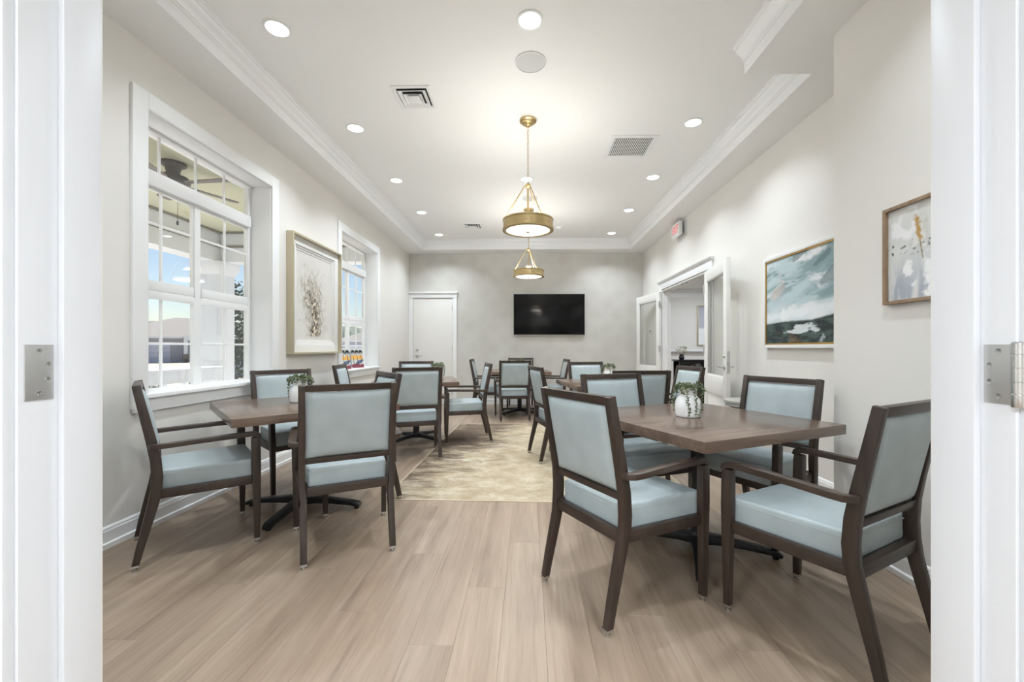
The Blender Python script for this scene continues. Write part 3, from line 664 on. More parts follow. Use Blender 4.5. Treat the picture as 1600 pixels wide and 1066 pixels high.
    inset = [(-0.2066,-0.1686),(0.2066,-0.1686),(0.2546,0.2846),(-0.2546,0.2846)]
    MB().tube([(x*0.996, y*0.998, 0.474) for x, y in inset], 0.0022, 5, True).build('seam', M['vinyl'], sc)
    return root
M['armw'] = grain('dark walnut arm', [(0.25, srgb(46, 36, 30)), (0.55, srgb(66, 53, 45)), (0.8, srgb(84, 68, 57))], 22, (1, 0.12, 1), 0.3, 9)
CH = [(-2.005, 2.475, -47.4, 'armchair at far left against the wall, seen side-on, left of the near-left table'),
      (-1.107, 2.507, 28.7, 'armchair in the left foreground with its back to the camera, before the near-left table'),
      (-2.02, 3.56, -128, 'armchair under the large window, behind the potted plant on the near-left table'),
      (-1.34, 3.205, 128, 'armchair pushed in at the right of the near-left table, back reflecting pale window light'),
      (-1.22, 4.467, 22, 'armchair with its back to the camera at the second table along the window wall'),
      (-1.61, 5.97, 194, 'armchair facing the camera in front of the white door in the back wall'),
      (-0.757, 5.248, 102.8, 'armchair seen side-on, standing with its rear legs on the left part of the rug'),
      (-1.98, 4.95, -80, 'armchair by the second window, only its tilted back showing above the chairs'),
      (-0.24, 6.81, 9, 'armchair with its back to the camera at the table beneath the television'),
      (-0.13, 8.10, 183, 'armchair nearest the back wall, its top rail showing below the television'),
      (-0.737, 7.391, -88, 'armchair at the left of the table beneath the television, facing right'),
      (0.426, 7.403, 94.8, 'armchair seen edge-on at the right of the table beneath the television'),
      (0.329, 4.452, -75.4, 'armchair on the right part of the rug, turned toward the table by the glazed doors'),
      (0.86, 5.58, 193, 'armchair facing the camera behind the table by the glazed doors'),
      (0.716, 2.89, -159, 'armchair on the far left side of the near-right table, facing the camera'),
      (0.955, 3.86, 4, 'armchair with dark teal back, between the near-right table and the one behind it'),
      (1.48, 4.47, 100, 'armchair in front of the open doorway to the side room'),
      (1.466, 2.705, 119.9, 'armchair beside the landscape painting, at the far right of the near-right table'),
      (0.433, 2.029, -58.8, 'large armchair in the right foreground with its pale back to the camera'),
      (1.253, 1.766, 29.2, 'largest armchair at far right, cut off by the door frame')]
ch = chair_proto()
chairs = [ch] + [copy_tree(ch) for _ in CH[1:]]
for o, (x, y, a, lab) in zip(chairs, CH):
    on_rug = 0.0042 if any(k in lab for k in ('on the left part of the rug', 'on the right part of the rug', 'behind the table by', 'dark teal', 'far left side')) else 0.0
    o.location = (x, y, on_rug); o.rotation_euler = (0, 0, R(a)); tag(o, lab, 'chair', 'dark wood armchairs with blue green vinyl')

TS = 1.01; TZ = 0.76
def table_proto():
    root = empty('dining_table'); h = TS/2
    MB().box(-h, h, -h, h, TZ-0.051, TZ).build('tabletop', M['table'], root, 0.0025)
    MB().lathe([(0.039, 0.045), (0.039, TZ-0.06)], n=20).build('column', M['black'], root)
    MB().lathe([(0.07, 0.05), (0.066, 0.075), (0.048, 0.09), (0.042, 0.10)], n=24).build('collar', M['black'], root)
    MB().cbox((0,0,TZ-0.057), (0.5,0.07,0.01)).cbox((0,0,TZ-0.057), (0.07,0.5,0.01)).build('mounting_plate', M['black'], root, 0.002)
    for k in range(4):
        a = R(45 + 90*k); ca, sa = math.cos(a), math.sin(a); L = lambda r, z: (r*ca, r*sa, z)
        pts = [L(0.03, 0.058), L(0.10, 0.060), L(0.22, 0.052), L(0.36, 0.040), L(0.40, 0.032), L(0.425, 0.020)]
        ar = MB().sweep(pts, (-sa, ca, 0), [0.085, 0.066, 0.058, 0.056, 0.056, 0.048], [0.05, 0.046, 0.034, 0.030, 0.030, 0.022]).build('base_arm', M['black'], root, 0.006)
        MB().lathe([(0.016, 0), (0.016, 0.022)], L(0.395, 0), 12).build('foot_pad', M['black'], ar)
    return root
TB = [(-1.64, 3.01, 43.5, 'square walnut table beneath the big window in the left foreground'),
      (-1.42, 5.27, 14, 'square walnut table before the white back door, second along the window wall'),
      (0.99, 2.46, 25.5, 'large square walnut table in the right foreground, its whole top in view'),
      (0.935, 4.90, 9, 'square walnut table in front of the glazed doors, mostly hidden by chairs'),
      (-0.15, 7.47, 5, 'far square walnut table beneath the television')]
tb = table_proto()
tables = [tb] + [copy_tree(tb) for _ in TB[1:]]
for o, (x, y, a, lab) in zip(tables, TB):
    o.location = (x, y, 0.0042 if 'glazed' in lab else 0); o.rotation_euler = (0, 0, R(a)); tag(o, lab, 'table', 'square pedestal tables')

# rug
M['rugback'] = newmat('rug binding', srgb(196, 182, 156), 0.95)
rug = empty('area_rug', (0.12, 4.75, 0), R(-1.2)); tag(rug, 'beige abstract area rug with brown streaks in the middle of the room', 'rug')
MB().box(-1.19, 1.19, -1.60, 1.60, 0.0005, 0.004).build('pile', M['rug'], rug, 0.002)
bd = MB()
for (a, c, e, f) in ((-1.20, -1.188, -1.61, 1.61), (1.188, 1.20, -1.61, 1.61), (-1.188, 1.188, -1.61, -1.598), (-1.188, 1.188, 1.598, 1.61)): bd.box(a, c, e, f, 0.0005, 0.0038)
bd.build('binding', M['rugback'], rug, 0.0008)

# potted trailing plants
def leafmat():
    m = newmat('trailing leaf', srgb(92, 108, 78), 0.5); n, l, b = nodes(m)
    tc = n.new('ShaderNodeTexCoord'); nz = n.new('ShaderNodeTexNoise'); nz.inputs['Scale'].default_value = 70
    r = ramp(n, [(0.35, srgb(56, 66, 42)), (0.52, srgb(100, 112, 78)), (0.66, srgb(156, 160, 124))])
    l.new(tc.outputs['Object'], nz.inputs['Vector']); l.new(nz.outputs[0], r.inputs[0]); l.new(r.outputs[0], b.inputs['Base Color']); return m
M['leaf'] = leafmat(); M['soil'] = newmat('dark soil', srgb(52, 44, 36), 0.9); M['stem'] = newmat('green stem', srgb(84, 98, 66), 0.6)
def plant(loc, seed, lab, sc=1.0):
    rnd = random.Random(seed)
    root = empty('potted_plant', loc); tag(root, lab, 'plant', 'trailing plants in white pots'); root.scale = (sc, sc, sc)
    MB().lathe([(0.062, 0.0), (0.068, 0.003), (0.070, 0.012), (0.073, 0.05), (0.072, 0.080), (0.065, 0.102), (0.053, 0.116), (0.047, 0.122), (0.046, 0.130), (0.048, 0.150), (0.053, 0.164), (0.050, 0.167), (0.045, 0.162), (0.041, 0.147), (0.041, 0.13)], n=36).build('pot', M['ceramic'], root, ang=60)
    MB().lathe([(0.044, 0.158), (0.0001, 0.161)], n=20).build('soil', M['soil'], root)
    ns = 13
    for k in range(ns):
        a = 2*math.pi*(k + rnd.uniform(-0.3, 0.3))/ns
        hang = rnd.choice([0.03, 0.05, 0.135, 0.15, 0.02, 0.03]); up = rnd.uniform(0.012, 0.045); out = rnd.uniform(0.070, 0.082)
        pts = []
        r0 = rnd.uniform(0.005, 0.03)
        for t in [i/9 for i in range(10)]:
            if t < 0.45:
                q = t/0.45; rr = r0 + (out-r0)*q; z = 0.162 + up*math.sin(math.pi*q*0.85)
            else:
                q = (t-0.45)/0.55; rr = out + 0.006*math.sin(q*3); z = 0.162 + up*math.sin(math.pi*0.85)*(1-q) - hang*q
            aa = a + 0.12*math.sin(t*5 + k)
            pts.append(Vector((rr*math.cos(aa), rr*math.sin(aa), max(z, 0.012))))
        st = MB().tube(pts, 0.0011, 4).build('strand', M['stem'], root)
        lv = MB()
        nl = 26 + int(hang*150)
        for i in range(nl):
            t = i/nl*9; j = min(int(t), 8); p = pts[j].lerp(pts[j+1], t-j)
            dr = Vector((rnd.uniform(-1,1), rnd.uniform(-1,1), rnd.uniform(-0.6,0.9))).normalized(); c = p + dr*0.006
            L = rnd.uniform(0.0085, 0.0125); wv = L*0.46; ax = dr; s1 = ax.orthogonal().normalized(); s1.rotate(Matrix.Rotation(rnd.uniform(0, 6.28), 3, ax)); s2 = ax.cross(s1)
            lv.add([c - ax*L*0.7, c + s1*wv, c + s2*wv*0.7, c - s1*wv, c - s2*wv*0.7, c + ax*L], [(0,2,1),(0,3,2),(0,4,3),(0,1,4),(5,1,2),(5,2,3),(5,3,4),(5,4,1)])
        lv.build('leaves', M['leaf'], st, ang=80)
    # tuft on top
    lv = MB()
    for i in range(230):
        a = rnd.uniform(0, 6.28); rr = 0.074*math.sqrt(rnd.random()); c = Vector((rr*math.cos(a), rr*math.sin(a), 0.164 + rnd.uniform(-0.006, 0.036)*(1-rr/0.09)))
        ax = Vector((rnd.uniform(-1,1), rnd.uniform(-1,1), rnd.uniform(0,1))).normalized(); L = rnd.uniform(0.010, 0.0145); wv = L*0.46
        s1 = ax.orthogonal().normalized(); s2 = ax.cross(s1)
        lv.add([c - ax*L*0.7, c + s1*wv, c + s2*wv*0.7, c - s1*wv, c - s2*wv*0.7, c + ax*L], [(0,2,1),(0,3,2),(0,4,3),(0,1,4),(5,1,2),(5,2,3),(5,3,4),(5,4,1)])
    lv.build('foliage', M['leaf'], root, ang=80)
    return root
plant((0.938, 2.47, TZ), 3, 'trailing green plant in a round white pot on the large right foreground table')
plant((-1.70, 3.07, TZ), 5, 'trailing plant in a white pot on the table beneath the big window')
plant((-1.19, 5.50, TZ), 8, 'trailing plant in a white pot on the table before the white back door')
plant((1.0, 5.22, TZ + 0.0043), 11, 'trailing plant in a white pot on the table by the glazed doors')
plant((-0.14, 7.60, TZ), 14, 'trailing plant on the far table, nearly hidden behind a chair beneath the television')

# round side table behind the chair by the painting
M['stone'] = newmat('grey stone top', srgb(158, 154, 147), 0.45); M['drumwood'] = grain('drum wood', [(0.3, srgb(92, 76, 62)), (0.7, srgb(128, 108, 90))], 18, (1, 1, 0.15), 0.5, 3)
st_ = empty('side_table', (2.02, 3.88, 0)); tag(st_, 'small round grey-topped side table behind the chair beside the painting', 'side table')
MB().lathe([(0.195, 0.655), (0.20, 0.660), (0.20, 0.678), (0.195, 0.683), (0.0001, 0.683)], n=40).build('top', M['stone'], st_)
MB().lathe([(0.188, 0.632), (0.192, 0.634), (0.192, 0.655), (0.0001, 0.655)], n=40).build('rim_band', M['steel'], st_)
MB().lathe([(0.10, 0.02), (0.07, 0.12), (0.06, 0.4), (0.12, 0.60), (0.185, 0.632)], n=32).build('pedestal', M['drumwood'], st_); MB().lathe([(0.16, 0), (0.16, 0.012), (0.12, 0.022)], n=32).build('base', M['drumwood'], st_)

# ================================================================== WALL OBJECTS
tv = empty('television', (0.43, YB, 1.845)); tag(tv, 'black flat television mounted on the back wall', 'television')
MB().box(-0.722, 0.722, -0.052, -0.03, -0.415, 0.415).build('cabinet', M['black'], tv, 0.003)
MB().box(-0.712, 0.712, -0.0535, -0.051, -0.402, 0.406).build('screen', M['screen'], tv, 0.0008)
bz = MB()
for (a, c, e, f) in ((-0.727, -0.722, -0.42, 0.42), (0.722, 0.727, -0.42, 0.42), (-0.722, 0.722, 0.415, 0.42), (-0.722, 0.722, -0.42, -0.415)): bz.box(a, c, -0.053, -0.028, e, f)
bz.build('bezel', M['steel'], tv); MB().box(-0.3, 0.3, -0.03, 0.0, -0.2, 0.2).build('wall_mount', M['black'], tv)

ART = bpy.data.materials.new('painted canvas'); ART.use_nodes = True
n_, l_, b_ = nodes(ART); at = n_.new('ShaderNodeVertexColor'); at.layer_name = 'art'; l_.new(at.outputs[0], b_.inputs['Base Color']); b_.inputs['Roughness'].default_value = 0.6
def canvas(name, parent, w, h, fn, nx=130, ny=130):
    """flat print: grid in local x (width) and z (height), colour from fn(u, v) per vertex"""
    vs = [((i/nx-0.5)*w, 0, (j/ny-0.5)*h) for j in range(ny+1) for i in range(nx+1)]
    fs = [(j*(nx+1)+i, j*(nx+1)+i+1, (j+1)*(nx+1)+i+1, (j+1)*(nx+1)+i) for j in range(ny) for i in range(nx)]
    me = bpy.data.meshes.new(name); me.from_pydata(vs, [], fs)
    ca = me.color_attributes.new('art', 'FLOAT_COLOR', 'POINT')
    buf = []
    for j in range(ny+1):
        for i in range(nx+1): buf += list(fn(i/nx, j/ny))
    ca.data.foreach_set('color', buf)
    return link(name, me, ART, parent)
def fbm(x, y, o=5, s=0.0): return 0.5 + 0.5*mnoise.fractal(Vector((x, y, s)), 0.9, 2.1, o)
def mixc(a, c, t): t = max(0.0, min(1.0, t)); return tuple(a[i]*(1-t)+c[i]*t for i in range(3)) + (1,)
def ss(a, c, x): t = max(0, min(1, (x-a)/(c-a))); return t*t*(3-2*t)

def sea(u, v):
    d = fbm(u*2.2, v*3.0, 4, 4.0) - 0.5
    x, y = u + 0.25*d, v + 0.22*d + 0.10*u
    t = fbm(x*2.0 - y*1.0, y*5.2 - x*1.2, 6, 1.0)
    c = mixc(srgb(132, 156, 160), srgb(186, 204, 208), ss(0.3, 0.62, t))
    c = mixc(c, srgb(224, 226, 226), ss(0.52, 0.78, fbm(x*2.6, y*6.0, 5, 7.0)))
    c = mixc(c, srgb(98, 118, 122), 0.75*ss(0.56, 0.72, fbm(x*3.0+5, y*7.0-x*3, 6, 3.0))*ss(0.45, 0.7, v))
    c = mixc(c, srgb(216, 200, 190), 0.6*ss(0.6, 0.8, fbm(x*3.5, y*5, 4, 9.0))*ss(0.3, 0.0, abs(v-0.6)-0.05)*ss(0.45, 0.1, u))
    hor = 0.245 + 0.05*ss(0.55, 1.0, u) + 0.02*(fbm(u*6, 0.5, 4, 2.0)-0.5)
    c = mixc(c, srgb(232, 236, 238), 0.8*ss(0.16, 0.0, abs(v-hor-0.07)))
    if v < hor + 0.012:
        g = fbm(u*9, v*16, 6, 5.0)
        e = mixc(srgb(28, 42, 44), srgb(70, 88, 82), ss(0.35, 0.75, g))
        e = mixc(e, srgb(146, 110, 76), 0.8*ss(0.55, 0.75, fbm(u*7, v*12, 4, 8.0))*ss(0.16, 0.02, v)*ss(0.6, 0.2, u))
        pond = ss(0.06, 0.04, math.hypot((u-0.48)*0.38, v-0.15+0.025*math.sin(u*8)) + 0.10*(fbm(u*7, v*20, 5, 1)-0.5))
        e = mixc(e, srgb(214, 220, 222), 0.95*pond)
        e = mixc(e, srgb(206, 214, 216), 0.7*ss(0.62, 0.72, fbm(u*14, v*9, 5, 12))*ss(0.2, 0.05, v)*ss(0.5, 0.8, u))
        c = mixc(e, c, ss(hor-0.012, hor+0.012, v))
    return c

def bouquet(u, v):
    c = mixc(srgb(224, 221, 214), srgb(206, 202, 194), 0.6*fbm(u*3, v*3, 4, 2.0))
    cx = 0.45 + 0.06*math.sin(v*7)
    dd = abs(u-cx)
    body = ss(0.30, 0.06, dd + 0.24*(fbm(u*8, v*8, 4, 3.0)-0.5) - 0.05*ss(0.3, 0.5, v))*ss(0.02, 0.08, v)*ss(0.80, 0.50, v)
    f1 = fbm(u*26, v*18, 5, 6.0)
    c = mixc(c, srgb(142, 124, 100), body*ss(0.36, 0.58, f1)*0.95)
    c = mixc(c, srgb(66, 60, 54), body*ss(0.52, 0.66, fbm(u*30, v*22, 5, 9.0)))
    c = mixc(c, srgb(236, 226, 206), body*ss(0.58, 0.72, fbm(u*22, v*22, 4, 14.0)))
    core = ss(0.16, 0.03, dd + 0.10*(fbm(u*14, v*14, 4, 21.0)-0.5))*ss(0.03, 0.08, v)*ss(0.60, 0.42, v)
    c = mixc(c, srgb(112, 92, 68), 0.85*core*ss(0.34, 0.52, fbm(u*24, v*20, 5, 31.0)))
    c = mixc(c, srgb(48, 44, 40), core*ss(0.50, 0.62, fbm(u*28, v*24, 5, 33.0)))
    c = mixc(c, srgb(236, 222, 196), core*ss(0.60, 0.70, fbm(u*20, v*20, 4, 35.0)))
    halo = ss(0.42, 0.12, dd + 0.35*(fbm(u*6, v*6, 4, 12.0)-0.5))*ss(0.05, 0.2, v)*ss(0.98, 0.6, v)
    c = mixc(c, srgb(186, 180, 168), 0.9*halo*ss(0.42, 0.62, fbm(u*13, v*11, 6, 20.0))*(1-0.8*core))
    for (x0, y0, x1, y1) in ((0.42, 0.5, 0.22, 0.86), (0.46, 0.55, 0.36, 0.80), (0.5, 0.5, 0.78, 0.82), (0.52, 0.42, 0.86, 0.58), (0.5, 0.3, 0.74, 0.10), (0.42, 0.45, 0.14, 0.62), (0.44, 0.3, 0.1, 0.22), (0.5, 0.36, 0.9, 0.36)):
        t = max(0, min(1, ((u-x0)*(x1-x0)+(v-y0)*(y1-y0))/((x1-x0)**2+(y1-y0)**2))); bx = x0+(x1-x0)*t+0.03*math.sin(t*6); by = y0+(y1-y0)*t
        e = math.hypot(u-bx, v-by)
        c = mixc(c, srgb(108, 96, 82), 0.75*ss(0.016, 0.004, e)*ss(0.3, 0.55, fbm(u*30, v*30, 3, 5)))
    return c

def meadow(u, v):
    c = mixc(srgb(226, 226, 222), srgb(206, 208, 206), fbm(u*3, v*3, 4, 1.0))
    b2 = ss(0.5, 0.05, v + 0.30*(fbm(u*5, v*1.5, 5, 4.0)-0.5) - 0.05)
    c = mixc(c, srgb(150, 158, 172), 0.8*b2*ss(0.3, 0.62, fbm(u*8, v*1.8, 5, 2.0)))
    c = mixc(c, srgb(238, 238, 238), ss(0.5, 0.7, fbm(u*5, v*5, 5, 8.0)))
    c = mixc(c, srgb(190, 186, 170), 0.6*ss(0.5, 0.75, fbm(u*4+3, v*3, 4, 5))*ss(0.4, 0.9, v))
    st = abs(u - (0.34 + 0.16*(0.85-v)))
    if v > 0.4: c = mixc(c, srgb(150, 132, 84), 0.8*ss(0.012, 0.004, st)*ss(0.86, 0.8, v))
    if v > 0.58: c = mixc(c, srgb(186, 146, 78), ss(0.05, 0.012, st + 0.06*(fbm(u*26, v*26, 4, 3)-0.4))*ss(0.9, 0.84, v)*ss(0.58, 0.64, v))
    c = mixc(c, srgb(92, 92, 96), ss(0.70, 0.76, fbm(u*22, v*22, 3, 30.0))*ss(0.45, 0.5, v)*ss(0.66, 0.6, v))
    return c

def framed(name, loc, rz, w, h, fw, dp, mats, lab, fn, mat_w=0.0, fillet=None, nx=130, ny=130):
    """picture hung on a wall: local y is away from the wall (negative = into room)"""
    r = empty(name, loc, rz); tag(r, lab, 'picture')
    a, c = w/2, h/2
    for (x0, x1, z0, z1, nm) in ((-a, -a+fw, -c, c, 'frame_side'), (a-fw, a, -c, c, 'frame_side'), (-a+fw, a-fw, c-fw, c, 'frame_top'), (-a+fw, a-fw, -c, -c+fw, 'frame_bottom')):
        MB().box(x0, x1, -dp, -0.001, z0, z1).build(nm, M[mats], r, 0.0015)
    MB().box(-a+fw, a-fw, -0.012, -0.002, -c+fw, c-fw).build('backing', M['plastic'], r)
    iw, ih, y = a-fw, c-fw, -0.013
    if fillet:
        f = MB(); q = 0.014
        for (x0, x1, z0, z1) in ((-iw, -iw+q, -ih, ih), (iw-q, iw, -ih, ih), (-iw+q, iw-q, ih-q, ih), (-iw+q, iw-q, -ih, -ih+q)): f.box(x0, x1, -dp+0.004, -0.012, z0, z1)
        f.build('fillet', M[fillet], r, 0.001); iw -= q; ih -= q
        y = -dp + 0.012
    if mat_w:
        for k, (mw, yy) in enumerate(((mat_w, -0.036), (mat_w*0.28, -0.026), (mat_w*0.28, -0.018))):
            f = MB()
            for (x0, x1, z0, z1) in ((-iw, -iw+mw, -ih, ih), (iw-mw, iw, -ih, ih), (-iw+mw, iw-mw, ih-mw, ih), (-iw+mw, iw-mw, -ih, -ih+mw)): f.box(x0, x1, yy, -0.012, z0, z1)
            f.build('mat_board', M['matb'], r, 0.001); iw -= mw; ih -= mw
    cv = canvas('canvas', r, 2*iw, 2*ih, fn, nx, ny); cv.location = (0, y, 0)
    return r
M['champ'] = newmat('champagne frame', srgb(196, 186, 160), 0.35, 0.35); M['wframe'] = newmat('white frame', srgb(236, 236, 234), 0.4); M['gold'] = newmat('gold fillet', srgb(196, 158, 92), 0.35, 0.8)
M['oakf'] = grain('oak frame', [(0.3, srgb(128, 104, 80)), (0.7, srgb(166, 140, 112))], 30, (1, 1, 0.2), 0.5, 2); M['matb'] = newmat('mat board', srgb(228, 226, 222), 0.8)
framed('framed_picture', (XL, 4.72, 1.725), R(90), 1.10, 1.26, 0.022, 0.075, 'champ', 'deep champagne framed picture of dried flowers between the two windows', bouquet, 0.085, None, 170, 190)
framed('framed_painting', (XR, 3.56, 1.59), R(-90), 1.18, 0.86, 0.030, 0.04, 'wframe', 'stormy sky landscape painting in a white frame on the right wall', sea, 0, 'gold', 220, 170)
framed('framed_print', (NX, 2.00, 1.635), R(-90), 0.50, 0.50, 0.018, 0.03, 'oakf', 'oak framed abstract meadow print at far right beside the door frame', meadow)

# exit sign on the right wall
ex = empty('exit_sign', (XR, 6.42, 2.955)); tag(ex, 'white exit sign with red letters high above the glazed doors', 'exit sign')
MB().box(-0.012, -0.001, -0.20, 0.16, -0.12, 0.12).build('back_plate', M['greyp'] if 'greyp' in M else M['speaker'], ex, 0.002)
MB().box(-0.05, -0.01, -0.06, 0.06, -0.06, 0.06).build('canopy', M['plastic'], ex, 0.003)
MB().box(-0.10, -0.05, -0.16, 0.16, -0.10, 0.10).build('housing', M['plastic'], ex, 0.004)
M['red'] = emit('red sign letters', srgb(226, 84, 92), 0.6)
tcv = bpy.data.curves.new('exit_text', 'FONT'); tcv.body = 'EXIT'; tcv.size = 0.165; tcv.extrude = 0.001; tcv.align_x = 'CENTER'; tcv.align_y = 'CENTER'
tmp = bpy.data.objects.new('tmp_text', tcv); col.objects.link(tmp); bpy.context.view_layer.update()
tme = bpy.data.meshes.new_from_object(tmp.evaluated_get(bpy.context.evaluated_depsgraph_get())); bpy.data.objects.remove(tmp)
tme.materials.clear()
lt = link('letters', tme, M['red'], ex, (-0.1005, 0, 0)); lt.rotation_euler = (R(90), 0, R(-90)); lt.scale = (0.72, 1.0, 1.0)

th = empty('thermostat', (XR, 7.98, 1.47)); tag(th, 'small white thermostat on the right wall seen through the glazed leaf', 'thermostat')
MB().box(-0.022, -0.001, -0.05, 0.05, -0.06, 0.06).build('body', M['plastic'], th, 0.004); MB().box(-0.0235, -0.021, -0.025, 0.03, -0.02, 0.035).build('display', M['dark'], th, 0.001)
# two small cards with palm trees on the second window's sill
M['cardsky'] = newmat('card pale sky', srgb(206, 206, 200), 0.5); M['cardor'] = newmat('card orange', srgb(232, 178, 92), 0.5); M['cardblue'] = newmat('card blue', srgb(92, 104, 128), 0.5); M['cardred'] = newmat('card maroon', srgb(128, 58, 72), 0.5); M['palm'] = newmat('card palm', srgb(38, 42, 50), 0.5)
def card(y, lab):
    r = empty('standing_card', (XL - 0.085, y, WZ0 + 0.027), R(62)); tag(r, lab, 'card', 'palm tree cards on the window sill')
    r.rotation_euler = (R(-10), 0, R(64))
    W, H = 0.11, 0.30
    MB().box(-W, W, 0, 0.004, 0, H).build('sheet', M['cardsky'], r)
    f = -0.0006
    def shape(poly, m, nm, dy=0):
        me = MB().add([(x, f - dy, z) for x, z in poly], [tuple(range(len(poly)))]); me.build(nm, M[m], r, smooth=False)
    shape([(-W, 0.125), (W, 0.125), (W, 0.165), (0.06, 0.20), (0.02, 0.17), (-0.03, 0.205), (-0.07, 0.175), (-W, 0.20)], 'cardor', 'printed_sunset')
    shape([(-W, 0.0), (W, 0.0), (W, 0.055), (0.04, 0.045), (-0.02, 0.062), (-W, 0.05)], 'cardred', 'printed_ground')
    shape([(-0.05, 0.06), (0.03, 0.05), (W, 0.10), (W, 0.125), (0.02, 0.11)], 'cardblue', 'printed_water')
    for px_ in (-0.07, 0.0, 0.07):
        p = MB(); p.add([(px_-0.005, f-0.0004, 0.06), (px_+0.005, f-0.0004, 0.06), (px_+0.003, f-0.0004, 0.25), (px_-0.003, f-0.0004, 0.25)], [(0,1,2,3)])
        for k in range(7):
            a = R(-30 + 40*k); c, s = math.cos(a), math.sin(a)
            p.add([(px_, f-0.0004, 0.24), (px_+0.024*c-0.010*s, f-0.0004, 0.24+0.024*s+0.010*c), (px_+0.050*c, f-0.0004, 0.24+0.050*s-0.015), (px_+0.022*c+0.008*s, f-0.0004, 0.24+0.022*s-0.008*c)], [(0,1,2,3)])
        p.build('printed_palm', M['palm'], r, smooth=False)
card(6.18, 'colourful palm tree card standing fully in view on the second window sill'); card(5.72, 'palm tree card partly hidden by the second window casing')

# ---------------- side room furniture
M['blackl'] = newmat('black lacquer', srgb(26, 26, 28), 0.2); M['desk'] = grain('dark desk', [(0.3, srgb(52, 46, 43)), (0.7, srgb(74, 66, 61))], 12, (0.1, 1, 1), 0.4, 2)
M['rose'] = newmat('white petals', srgb(238, 238, 228), 0.7); M['railm'] = newmat('rail grey', srgb(150, 150, 152), 0.4)
cs = empty('console_table', (3.45, 8.6, 0)); tag(cs, 'black console table with a curved bracket in the side room', 'console table')
MB().box(-0.45, 0.12, -0.2, 0.2, 0.895, 0.925).build('top', M['blackl'], cs, 0.004)
cv_ = [(-0.42, 0.0), (-0.34, 0.0), (-0.34, 0.45), (-0.32, 0.62), (-0.26, 0.76), (-0.14, 0.84), (0.05, 0.87), (0.05, 0.895), (-0.42, 0.895)]
for y in (-0.18, 0.15): MB().extr(cv_, 'y', y, y + 0.03).build('bracket', M['blackl'], cs, 0.002)
MB().box(-0.42, -0.36, -0.15, 0.15, 0.3, 0.33).build('stretcher', M['blackl'], cs, 0.003)
MB().box(0.05, 0.09, -0.18, 0.18, 0, 0.895).build('end_panel', M['blackl'], cs, 0.003)
dk = empty('sideboard', (4.13, 9.35, 0)); tag(dk, 'dark wooden desk beyond the black console in the side room', 'desk')
MB().box(-0.6, 0.9, -0.3, 0.3, 0.86, 0.90).build('top', M['desk'], dk, 0.004); MB().box(-0.56, 0.86, -0.26, 0.26, 0.74, 0.86).build('apron', M['desk'], dk, 0.003)
for sx in (-0.53, 0.83):
    for sy in (-0.23, 0.23): MB().box(sx-0.03, sx+0.03, sy-0.03, sy+0.03, 0, 0.74).build('leg', M['desk'], dk, 0.003)
fv = empty('flower_vase', (3.10, 8.5, 0.926)); tag(fv, 'vase of white flowers on the black console in the side room', 'flowers')
MB().lathe([(0.04, 0), (0.055, 0.03), (0.045, 0.08), (0.035, 0.10), (0.04, 0.11)], n=24).build('vase', M['blackl'], fv)
rnd = random.Random(4)
for k in range(8):
    c = (rnd.uniform(-0.08, 0.09), rnd.uniform(-0.08, 0.08), 0.15 + rnd.uniform(0, 0.09))
    b = MB()
    for q in range(3):
        b.lathe([(0.02, -0.03), (0.052-0.012*q, -0.012+0.006*q), (0.055-0.014*q, 0.016+0.006*q), (0.030-0.008*q, 0.04)], c, 10)
    b.build('blossom', M['rose'], fv, ang=60)
b = MB()
for k in range(36):
    a = rnd.uniform(0, 6.28); r0 = rnd.uniform(0.02, 0.10); z = rnd.uniform(0.10, 0.25); c = Vector((r0*math.cos(a), r0*math.sin(a), z)); d = Vector((math.cos(a), math.sin(a), rnd.uniform(-0.3, 1))).normalized()*0.035; s = d.orthogonal().normalized()*0.012
    b.add([c, c + d*0.5 + s, c + d, c + d*0.5 - s], [(0,1,2,3)])
b.build('leaves', M['leaf'], fv)
hr = empty('handrail', (4.6, 11.5, 1.085)); tag(hr, 'white and grey handrail along the side room back wall', 'handrail')
MB().box(-2.1, 2.2, -0.09, -0.05, -0.022, 0.03).build('rail', M['trim'], hr, 0.01); MB().box(-2.1, 2.2, -0.095, -0.048, -0.034, -0.022).build('grip', M['railm'], hr, 0.004)
for x in (-0.35, 0.9): MB().tube([(x, -0.07, -0.05), (x, -0.06, -0.10), (x, 0, -0.12)], 0.012, 8).build('bracket', M['steel'], hr)
M['mirror'] = newmat('pale print', srgb(206, 208, 214), 0.15)
def pale(u, v): return mixc(srgb(196, 197, 206), srgb(238, 239, 242), ss(0.40, 0.42, 1-v) if v < 0.62 else 0) if False else mixc(srgb(190, 192, 202), srgb(240, 241, 243), ss(0.44, 0.40, v))
framed('framed_picture', (5.08, 11.5, 1.78), 0, 0.95, 1.10, 0.03, 0.05, 'champ', 'tall pale picture in a champagne frame on the side room wall', pale, 0, None, 20, 40)

